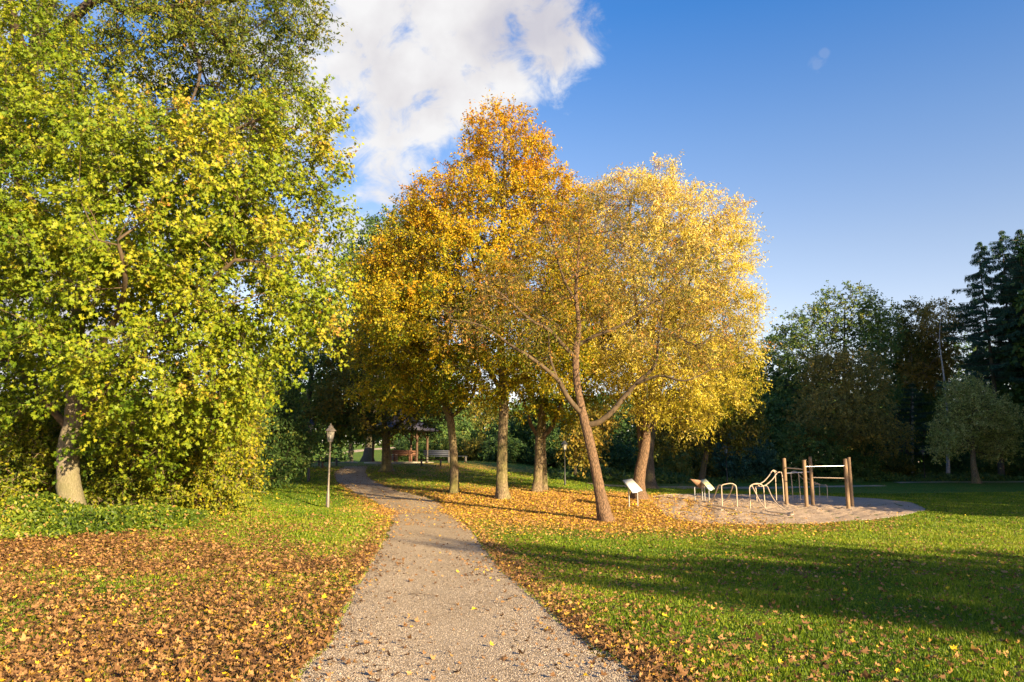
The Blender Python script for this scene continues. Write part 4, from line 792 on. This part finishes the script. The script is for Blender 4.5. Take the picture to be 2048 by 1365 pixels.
# --- lamps
LMET = plain_mat('lamp_grey_paint', (.20,.175,.155), .5, .3, .25, 9, .05)
LDRK = plain_mat('lamp_dark_paint', (.05,.055,.06), .45, .2, .3, 9, .05)
def glass_mat(name, col, alpha):
    m, nt, o = new_mat(name); l = nt.links.new
    a = N(nt, 'ShaderNodeBsdfTransparent'); g = N(nt, 'ShaderNodeBsdfPrincipled'); g.inputs['Base Color'].default_value = (*col, 1); g.inputs['Roughness'].default_value = .2
    x = N(nt, 'ShaderNodeMixShader'); x.inputs[0].default_value = alpha; l(a.outputs[0], x.inputs[1]); l(g.outputs[0], x.inputs[2]); l(x.outputs[0], o.inputs[0]); return m
GLS = glass_mat('lantern_glass', (.40,.38,.34), .5); BULB = plain_mat('frosted_bulb', (.85,.82,.75), .3, 0, .05)
def lamp(label, u, v, Y, H, mat, rz=.3):
    b = ground_base(u, v, Y); s = H/3.4
    r = thing('street_lamp', label, 'street lamp', b, 'park lanterns', rz)
    mesh_np('pole', lathe([(.075*s,-.1),(.075*s,.42*s),(.05*s,.75*s),(.04*s,1.0*s),(.038*s,2.62*s),(.06*s,2.64*s),(.06*s,2.68*s)], 14), mat, r, False)
    z0, z1, a, c = 2.68*s, 3.08*s, .105*s, .165*s; fr = []
    for k in range(4):
        t = math.pi/4+k*math.pi/2; fr += tube([(a*math.cos(t)*1.25, a*math.sin(t)*1.25, z0),(c*math.cos(t)*1.25, c*math.sin(t)*1.25, z1)], .011*s, 5)
    fr += frust(z0-.02*s, z0+.015*s, a*1.38, a*1.4)+frust(z1-.01*s, z1+.02*s, c*1.36, c*1.4)
    mesh_np('lantern_frame', fr, mat, r)
    gl = frust(z0+.016*s, z1-.012*s, a*1.2, c*1.2); mesh_np('lantern_glass', [gl[0]], GLS, r)
    mesh_np('bulb', lathe([(.012*s,z0+.02*s),(.03*s,z0+.04*s),(.045*s,z0+.14*s),(.04*s,z0+.21*s),(.012*s,z0+.25*s)], 12), BULB, r, True)
    mesh_np('lantern_roof', frust(z1+.021*s, z1+.045*s, .30*s, .29*s)+frust(z1+.046*s, z1+.17*s, .28*s, .13*s)+frust(z1+.171*s, z1+.20*s, .15*s, .15*s)+frust(z1+.201*s, z1+.30*s, .14*s, .02*s)+lathe([(.01*s,z1+.28*s),(.02*s,z1+.31*s),(.004*s,z1+.36*s)], 8), mat, r)
    return r
lamp('pale grey lantern on a tall pole in the sunlit grass left of the gravel path', 655, 1020, 32, 3.42, LMET)
lamp('dark lantern post half hidden under low branches, further up the slope left of the path', 617, 966, 41, 3.3, LDRK)
lamp('black lantern post on the shaded slope between the forked trunk and the leaning tree', 1130, 970, 44, 2.5, LDRK)
lamp('dark lantern in front of the blue-green bushes behind the low metal arches', 1455, 972, 58, 3.0, LDRK)
lamp('dark lantern far off at the forest edge, left of the small olive tree', 1851, 966, 68, 2.75, LDRK)
# --- benches
WD = plain_mat('bench_wood', (.19,.085,.045), .7, 0, .4, 6, .2, None, (1,8,8)); WDD = plain_mat('weathered_shade_dark_wood', (.03,.038,.065), .6, 0, .35, 6, .2, None, (1,8,8)); CON = plain_mat('bench_concrete', (.13,.115,.10), .9)  # weathered wood: bluish tone darkened to stand in for tree shade
def bench(label, u, v, Y, rz, wood, L=1.8, back=True, high=1.0):
    b = ground_base(u, v, Y); r = thing('park_bench', label, 'bench', b, 'park benches', rz)
    mesh_np('seat', sum([box((0, -.14+.14*k, .45*high), (L, .12, .045)) for k in range(3)], []), wood, r)
    if back: mesh_np('backrest', sum([box((0, .22+.03*k, .58+.13*k), (L, .035, .11), rx(-.2)) for k in range(3)], []), wood, r)
    for s in (-1, 1):
        mesh_np('leg', box((s*L*.36, 0, .2), (.12, .38, .45))+(box((s*L*.36, .24, .65), (.06, .05, .5), rx(-.2)) if back else []), CON, r)
bench('low wooden bench with stone legs on the leaf-strewn mound, right of the shelter', 862, 933, 50, .1, WD, 1.7, False, .95)
bench('long bench with a bluish weathered backrest, behind the low wooden one', 876, 924, 55, .05, WDD, 2.1, True)
bench('small dark bench just right of the path-side linden trunk', 922, 925, 56, .2, WDD, .9, False)
bench('dark bench in deep shade left of the path, nearest the dark lantern', 631, 942, 48, .4, WDD, 1.1, False)
bench('dark bench in deep shade beside the flower tuft, second one left of the path', 655, 937, 52, .3, WDD, 1.6, False)
# --- shelter
def shelter():
    b = ground_base(800, 928, 56); r = thing('picnic_shelter', 'open wooden picnic shelter with a dark hipped roof behind the linden trunk', 'shelter', b)
    PO = plain_mat('shelter_timber', (.12,.068,.038), .8, 0, .35, 5, .2); RF = plain_mat('shelter_slate', (.03,.028,.048), .6, 0, .4, 14, .4); SL = plain_mat('shelter_paving', (.34,.30,.25), .9)
    mesh_np('floor_slab', lathe([(2.6,-.4),(2.6,.06)], 6), SL, r)
    for k in range(6):
        t = k*math.pi/3+.25; c, s = math.cos(t)*1.95, math.sin(t)*1.95
        p = mesh_np('post', tube([(c, s, .06),(c, s, 2.25)], .085, 8), PO, r)
        for sg in (-1, 1):
            t2 = t+sg*.35; mesh_np('brace', tube([(c, s, 1.65),(math.cos(t2)*1.75, math.sin(t2)*1.75, 2.22)], .045, 6), PO, p)
    mesh_np('ring_beam', sum([tube([(math.cos(t)*2.05, math.sin(t)*2.05, 2.3),(math.cos(t+1.047)*2.05, math.sin(t+1.047)*2.05, 2.3)], .08, 4) for t in np.arange(6)*1.0472+.25], []), PO, r)
    mesh_np('roof', lathe([(2.75,2.22),(2.8,2.30),(1.6,2.9),(.35,3.6),(.02,3.85)], 6), RF, r)
    bb = ground_base(806, 928, 55.6)
    t = thing('picnic_table', 'reddish wooden picnic table under the shelter roof', 'table', (bb[0], bb[1], b[2]+.06))
    mesh_np('table_top', sum([box((0, -.3+.15*k, .74), (1.7, .135, .05)) for k in range(5)], []), WD, t)
    for s in (-1, 1): mesh_np('leg', box((s*.6, 0, .36), (.09, .5, .70)), WD, t)
    for sg, lab, du in ((-1, 'reddish bench on the near side of the picnic table under the shelter', 806), (1, 'reddish bench on the far side of the picnic table under the shelter', 806)):
        q = thing('picnic_bench', lab, 'bench', (bb[0]+.1*sg, bb[1]+sg*.75, b[2]+.06), 'benches in the shelter', 0 if sg > 0 else math.pi)
        mesh_np('seat', sum([box((0, -.08+.16*k, .44), (1.7, .145, .045)) for k in range(2)], []), WD, q)
        mesh_np('backrest', sum([box((0, .22, .6+.16*k), (1.7, .035, .13)) for k in range(2)], []), WD, q)
        for s in (-1, 1): mesh_np('leg', box((s*.65, .02, .21), (.07, .34, .42))+box((s*.65, .255, .44), (.06, .035, .76)), WD, q)
    bb = ground_base(789, 928, 55.6); q = thing('litter_bin', 'pale round-topped litter bin under the left side of the shelter', 'bin', (bb[0], bb[1], b[2]+.06))
    mesh_np('bin_body', lathe([(.16,.1),(.2,.15),(.21,.7),(.19,.72)], 14), plain_mat('bin_metal', (.22,.18,.15), .5, .5), q, True); mesh_np('lid', lathe([(.23,.721),(.23,.76),(.12,.85),(.02,.87)], 14), plain_mat('bin_lid', (.42,.36,.30), .5, .5), q, True); mesh_np('leg', lathe([(.05,0),(.05,.1)], 8), LDRK, q)
shelter()
# --- information boards
STL = plain_mat('galvanised_steel', (.42,.43,.44), .35, .8, .2, 20, .03); BRN = plain_mat('board_back_brown', (.26,.15,.09), .7)
def panel_mat(name, kind):
    m, nt, o = new_mat(name); l = nt.links.new; tc = N(nt, 'ShaderNodeTexCoord'); sp = N(nt, 'ShaderNodeSeparateXYZ'); l(tc.outputs['Object'], sp.inputs[0])
    n = N(nt, 'ShaderNodeTexNoise'); n.inputs['Scale'].default_value = 4.5; n.inputs['Detail'].default_value = 3; n.inputs['Distortion'].default_value = 1.2; l(tc.outputs['Object'], n.inputs[0])
    if kind == 'map': r = ramp(nt, [(.3, (.45,.62,.80)), (.42, (.55,.70,.80)), (.47, (.35,.60,.30)), (.53, (.85,.78,.30)), (.58, (.90,.62,.25)), (.64, (.60,.78,.85)), (.75, (.75,.82,.88))])
    else: r = ramp(nt, [(.38, (.80,.84,.86)), (.48, (.86,.86,.80)), (.56, (.86,.83,.66)), (.66, (.83,.86,.86))])
    l(n.outputs[0], r.inputs[0]); b = N(nt, 'ShaderNodeBsdfPrincipled'); b.inputs['Roughness'].default_value = .28; l(r.outputs[0], b.inputs['Base Color']); l(b.outputs[0], o.inputs[0]); return m
def board(label, legs, corners, pm, back=False):
    """legs: ground pixels with depth; corners: high-left, high-right, low-right, low-left of the tilted panel with depths"""
    G = [ground_base(*q) for q in legs]; mid = (G[0]+G[1])/2; r = thing('information_board', label, 'sign', mid, 'information boards by the playground')
    c = np.array([pt(*q) for q in corners])-mid; n3 = unit(np.cross(c[1]-c[0], c[3]-c[0])); n3 = n3 if n3[2] > 0 else -n3
    def slab(c, n3, t, g=0):
        cen = c.mean(0); q = cen+(c-cen)*(1-g); V = np.concatenate([q, q-n3*t]); F = np.array([[0,1,2,3],[7,6,5,4],[0,4,5,1],[1,5,6,2],[2,6,7,3],[3,7,4,0]]); return [(V, F, None)]
    mesh_np('backing', slab(c, n3, .03), BRN if back else STL, r); mesh_np('panel', slab(c+n3*.008, n3, .006, .05), pm, r)
    for q in G:
        p = q-mid; ht = c[0,2]; t_ = (n3@(c[0]-n3*.035-np.array([p[0], p[1], 0])))/n3[2]
        mesh_np('leg', tube([(p[0], p[1], p[2]-.1),(p[0], p[1], t_)], .026, 8), STL, r)
    return r
board('white-faced tilted information board on two steel legs, just right of the leaning trunk', [(1258.5,1016,29),(1275.5,1014,29.2)], [(1245,960.5,29.4),(1264,957.5,29.7),(1286,982,28.9),(1265.5,986.5,28.6)], panel_mat('board_face_white', 'w'))
board('tilted board seen from its brown back, left of the colourful one', [(1390,1003,33.2),(1405,1001,33.5)], [(1407.5,974.5,33.9),(1397.5,976,33.6),(1380,958,33.0),(1399.5,960.7,33.3)], panel_mat('board_face_grey', 'w'), True)
board('colourful map board tilted on two legs, at the left end of the sand pit', [(1410,1005,33),(1418.5,1003,33.3)], [(1400,960.7,33.5),(1411.3,957.9,33.8),(1430,978.3,32.9),(1419.3,981.5,32.6)], panel_mat('board_face_map', 'map'))
# --- playground: pull-up posts
PST = plain_mat('weathered_post_wood', (.27,.18,.105), .8, 0, .45, 7, .4, None, (6,6,.7)); SBAR = plain_mat('steel_bar', (.55,.56,.58), .3, .9, .15, 20, .02); TUBEM = plain_mat('beige_painted_tube', (.50,.40,.30), .4, .1, .1, 15, .02)
posts = [(1573.5,1013,34,.08,1568,917),(1614,1022,32.2,.075,1608.5,920.5),(1626,1011,34.6,.075,1620.5,914),(1697.5,1023,32.4,.082,1690.5,918),(1705,1014.5,34.2,.075,1697,915)]
b0 = ground_base(1640,1016,33.4); fr = thing('pull_up_frame', 'five round wooden posts joined by steel bars at different heights, in the sand pit', 'exercise frame', b0)
tops = []; bots = []
for (u, v, Y, r_, ut, vt) in posts:
    g = ground_base(u, v, Y); tp = pt(ut, vt, Y); tp[0] = g[0]+(tp[0]-g[0])*.4; tops.append(tp); bots.append(g); H = tp-g
    mesh_np('post', shift(tube([g-H*.05, g+H*.3, g+H*.7, tp-H*.01, tp], [r_*1.04, r_, r_*.98, r_*.97, r_*.86], 14), b0), PST, fr)
    mesh_np('post_shoe', shift(tube([g-H*.03, g+H*.14], [r_*1.1, r_*1.1], 14), b0), plain_mat('post_shoe_metal', (.20,.20,.21), .5, .5), fr) if False else None
def onpost(i, f): return bots[i]+(tops[i]-bots[i])*f
for i, j, fi, fj, mt in ((1,3,.86,.86,SBAR),(2,4,.575,.575,TUBEM),(0,2,.68,.69,SBAR),(0,1,.80,.80,TUBEM)):
    mesh_np('bar', shift(tube([onpost(i, fi), onpost(j, fj)], .021, 8), b0), mt, fr)
# tubes: helper mapping pixels at a given depth
def tp_(name, root, b, pts, r=.021, k=5, mat=TUBEM):
    P = np.array([pt(u, v, Y) for u, v, Y in pts]) if name != 'runner' else np.array([hit(u, v)+np.array([0,0,.10]) for u, v, Y in pts]); mesh_np(name, shift(tube(smoothpath(P, k), r, 8), b), mat, root, True)
def zg(u, v, Y, dz=0): p = pt(u, v, Y); return p
b = ground_base(1455,1024,31.5); g = thing('low_arch_rail', 'pair of low metal arches with sloping rails at the left of the sand pit', 'exercise rail', b)
tp_('arch', g, b, [(1445,1029,30.6),(1444,1000,30.6),(1443,976,30.6),(1444,971,30.6),(1452,968.5,30.6),(1462,967.5,30.6),(1469,970,30.6),(1472.5,976,30.6),(1474,1000,30.6),(1475,1027,30.6)])
tp_('rail', g, b, [(1443,975,30.6),(1441,971,30.8),(1437,972,31),(1433,982,31.4),(1427,997,32),(1418,1008,32.6)])
tp_('rail', g, b, [(1472,974,30.6),(1466,971,31),(1464,978,31.4),(1459,990,32),(1450,1002,32.6),(1432,1009,32.8)])
tp_('runner', g, b, [(1427,1012,32.6),(1426,1015,32.2),(1430,1017,32),(1450,1021,31.2),(1472,1025,30.7)])
tp_('runner', g, b, [(1400,1014,32.8),(1404,1017.5,32.2),(1420,1021,31.6),(1444,1026,30.7)])
b = ground_base(1530,1026,31); g = thing('wave_rail', 'long wavy parallel rails rising from low arches to a tall end beside the first post', 'exercise rail', b)
tp_('leg', g, b, [(1501,1028,30.6),(1500,1000,30.6),(1499,980,30.6),(1499.5,975,30.6),(1503,972,30.6)])
tp_('leg', g, b, [(1531,1027,30.6),(1529,1000,30.6),(1527,974,30.6)])
tp_('leg', g, b, [(1514,1003,33.6),(1512,980,33.6),(1511,974,33.6),(1518,972,33.2)])
tp_('leg', g, b, [(1553,1001,34),(1551.5,970,34),(1550,946,34),(1546,943,34)])
tp_('leg', g, b, [(1568,1003,33.4),(1566,970,33.4),(1564,950,33.4),(1562,945,33.4)])
tp_('rail', g, b, [(1501,973,30.6),(1508,969,30.8),(1518,968.5,31.4),(1528,963,32),(1538,952,33),(1543,944,33.8),(1547,941,34),(1553,944,34)])
tp_('rail', g, b, [(1519,973.5,31),(1527,972.5,31),(1535,968,31.6),(1545,959,32.4),(1553,948,33),(1557,945,33.4),(1563,945,33.4)])
tp_('rail', g, b, [(1499.5,973,30.6),(1506,969,30.6),(1515,967.5,30.6),(1523,970,30.6),(1527,974,30.6)])
tp_('slope_bar', g, b, [(1504,972,30.6),(1508,980,30.5),(1520,1003,30.2),(1534,1021,29.8),(1548,1031,29.4)])
tp_('slope_bar', g, b, [(1530,972,30.6),(1535,974,30.6),(1544,994,30.2),(1558,1012,29.8),(1577,1024,29.4)])
tp_('runner', g, b, [(1501,1028,30.6),(1506,1030.5,30.2),(1530,1034,29.8),(1560,1038.5,29.2),(1580,1040,29)])
tp_('runner', g, b, [(1531,1027,30.6),(1537,1029,30.2),(1560,1032,29.8),(1583,1036,29.3),(1587,1034,29.3),(1586,1029,29.6)])
b = ground_base(1620,1000,37); g = thing('low_parallel_bars', 'curved parallel bars stepping down to the right, behind the wooden posts', 'exercise rail', b)
for pts in ([(1586,1000,37),(1584,970,37),(1582,948,37),(1584,944,37),(1589,943,37)],[(1601,1001,36.4),(1599,970,36.4),(1597,948,36.4),(1596,945,36.4)],[(1629,998,38.4),(1628,975,38.4),(1627,964,38.4)],[(1639.5,996,38.4),(1639,980,38.4),(1638.5,970,38.4)],[(1655,998,37.8),(1654.5,980,37.8),(1653.5,972,37.8),(1650,970,37.8)]): tp_('leg', g, b, pts, .02)
tp_('rail', g, b, [(1589,943,37),(1594,945,37),(1600,953,37.2),(1610,962,37.6),(1622,967,38),(1638,970,38.4),(1652,971,37.8)], .02)
tp_('rail', g, b, [(1596,945,36.4),(1604,948,36.8),(1614,956,37.4),(1626,964,38.2),(1640,969,38.4)], .02)
# --- off-frame woods (their shade lies on the lawn)
k = 0
for (px_, py_, t, h, rw, low, lab, na) in [
    (1.0,16.6,55,18.0,3.2,.8,'round oak in the open behind the viewpoint, the nearest one',230),
    (4.6,13.4,52,17.6,3.4,.8,'round oak in the open behind the viewpoint, beside the nearest one',240),
    (9.5,14.2,48,16.6,3.0,.6,'lower oak in the open behind the viewpoint, farther to the right',230),
    (3.8,5.5,54,16.8,3.2,2.5,'thin oak in the open behind the viewpoint, closest to the path',75),
    (11,9.5,44,15.5,4.0,1.0,'round oak in the open to the right of the viewpoint',220),
    (17,5,42,15.5,4.6,1.0,'broad oak in the open farthest right of the viewpoint',230)]:
    shade_at(px_, py_, t, h, rw, low, lab, 300+k, n=na); k += 1
for i in range(9):
    # wall of tall trees right of the lawn, whose shade covers the far lawn and the wood edge
    s_ = i/8; x = 49+10*math.sin(i*1.7)*.3+s_*6; y = 2+i*9.5
    shade_tree(x, y, 26+2*math.sin(i*2.3), 6.2, 1.5, 'tall oak of the wood along the right of the lawn, number %d from the viewpoint' % (i+1) if False else ['first','second','third','fourth','fifth','sixth','seventh','eighth','ninth'][i]+' tall oak along the right side of the lawn, counted from the viewpoint', 320+i, n=480, sz=.55)
for i in range(6):
    shade_tree(62+3*math.sin(i*2.1), 8+i*13, 29, 7, 2, ['first','second','third','fourth','fifth','sixth'][i]+' tree of the back row beyond the oaks right of the lawn', 340+i, n=360, sz=.55)

# far wood closing the horizon, one mass
rng = np.random.default_rng(909); n = 90000
u = rng.uniform(-500, 2600, n); Yd = np.where(u < 1150, 185., np.interp(u, [1150, 1500], [150, 112.]))*rng.uniform(.93, 1.1, n)
x = (u-1024)/FP*Yd; top = 11+2.2*snoise(x, x*0, .09, 55)+1.2*snoise(x, x*0, .35, 56); top = np.maximum(top, 6)
z = terrain(x, Yd)+top*rng.uniform(0, 1, n)**.8
P = np.stack([x, Yd, z], -1)
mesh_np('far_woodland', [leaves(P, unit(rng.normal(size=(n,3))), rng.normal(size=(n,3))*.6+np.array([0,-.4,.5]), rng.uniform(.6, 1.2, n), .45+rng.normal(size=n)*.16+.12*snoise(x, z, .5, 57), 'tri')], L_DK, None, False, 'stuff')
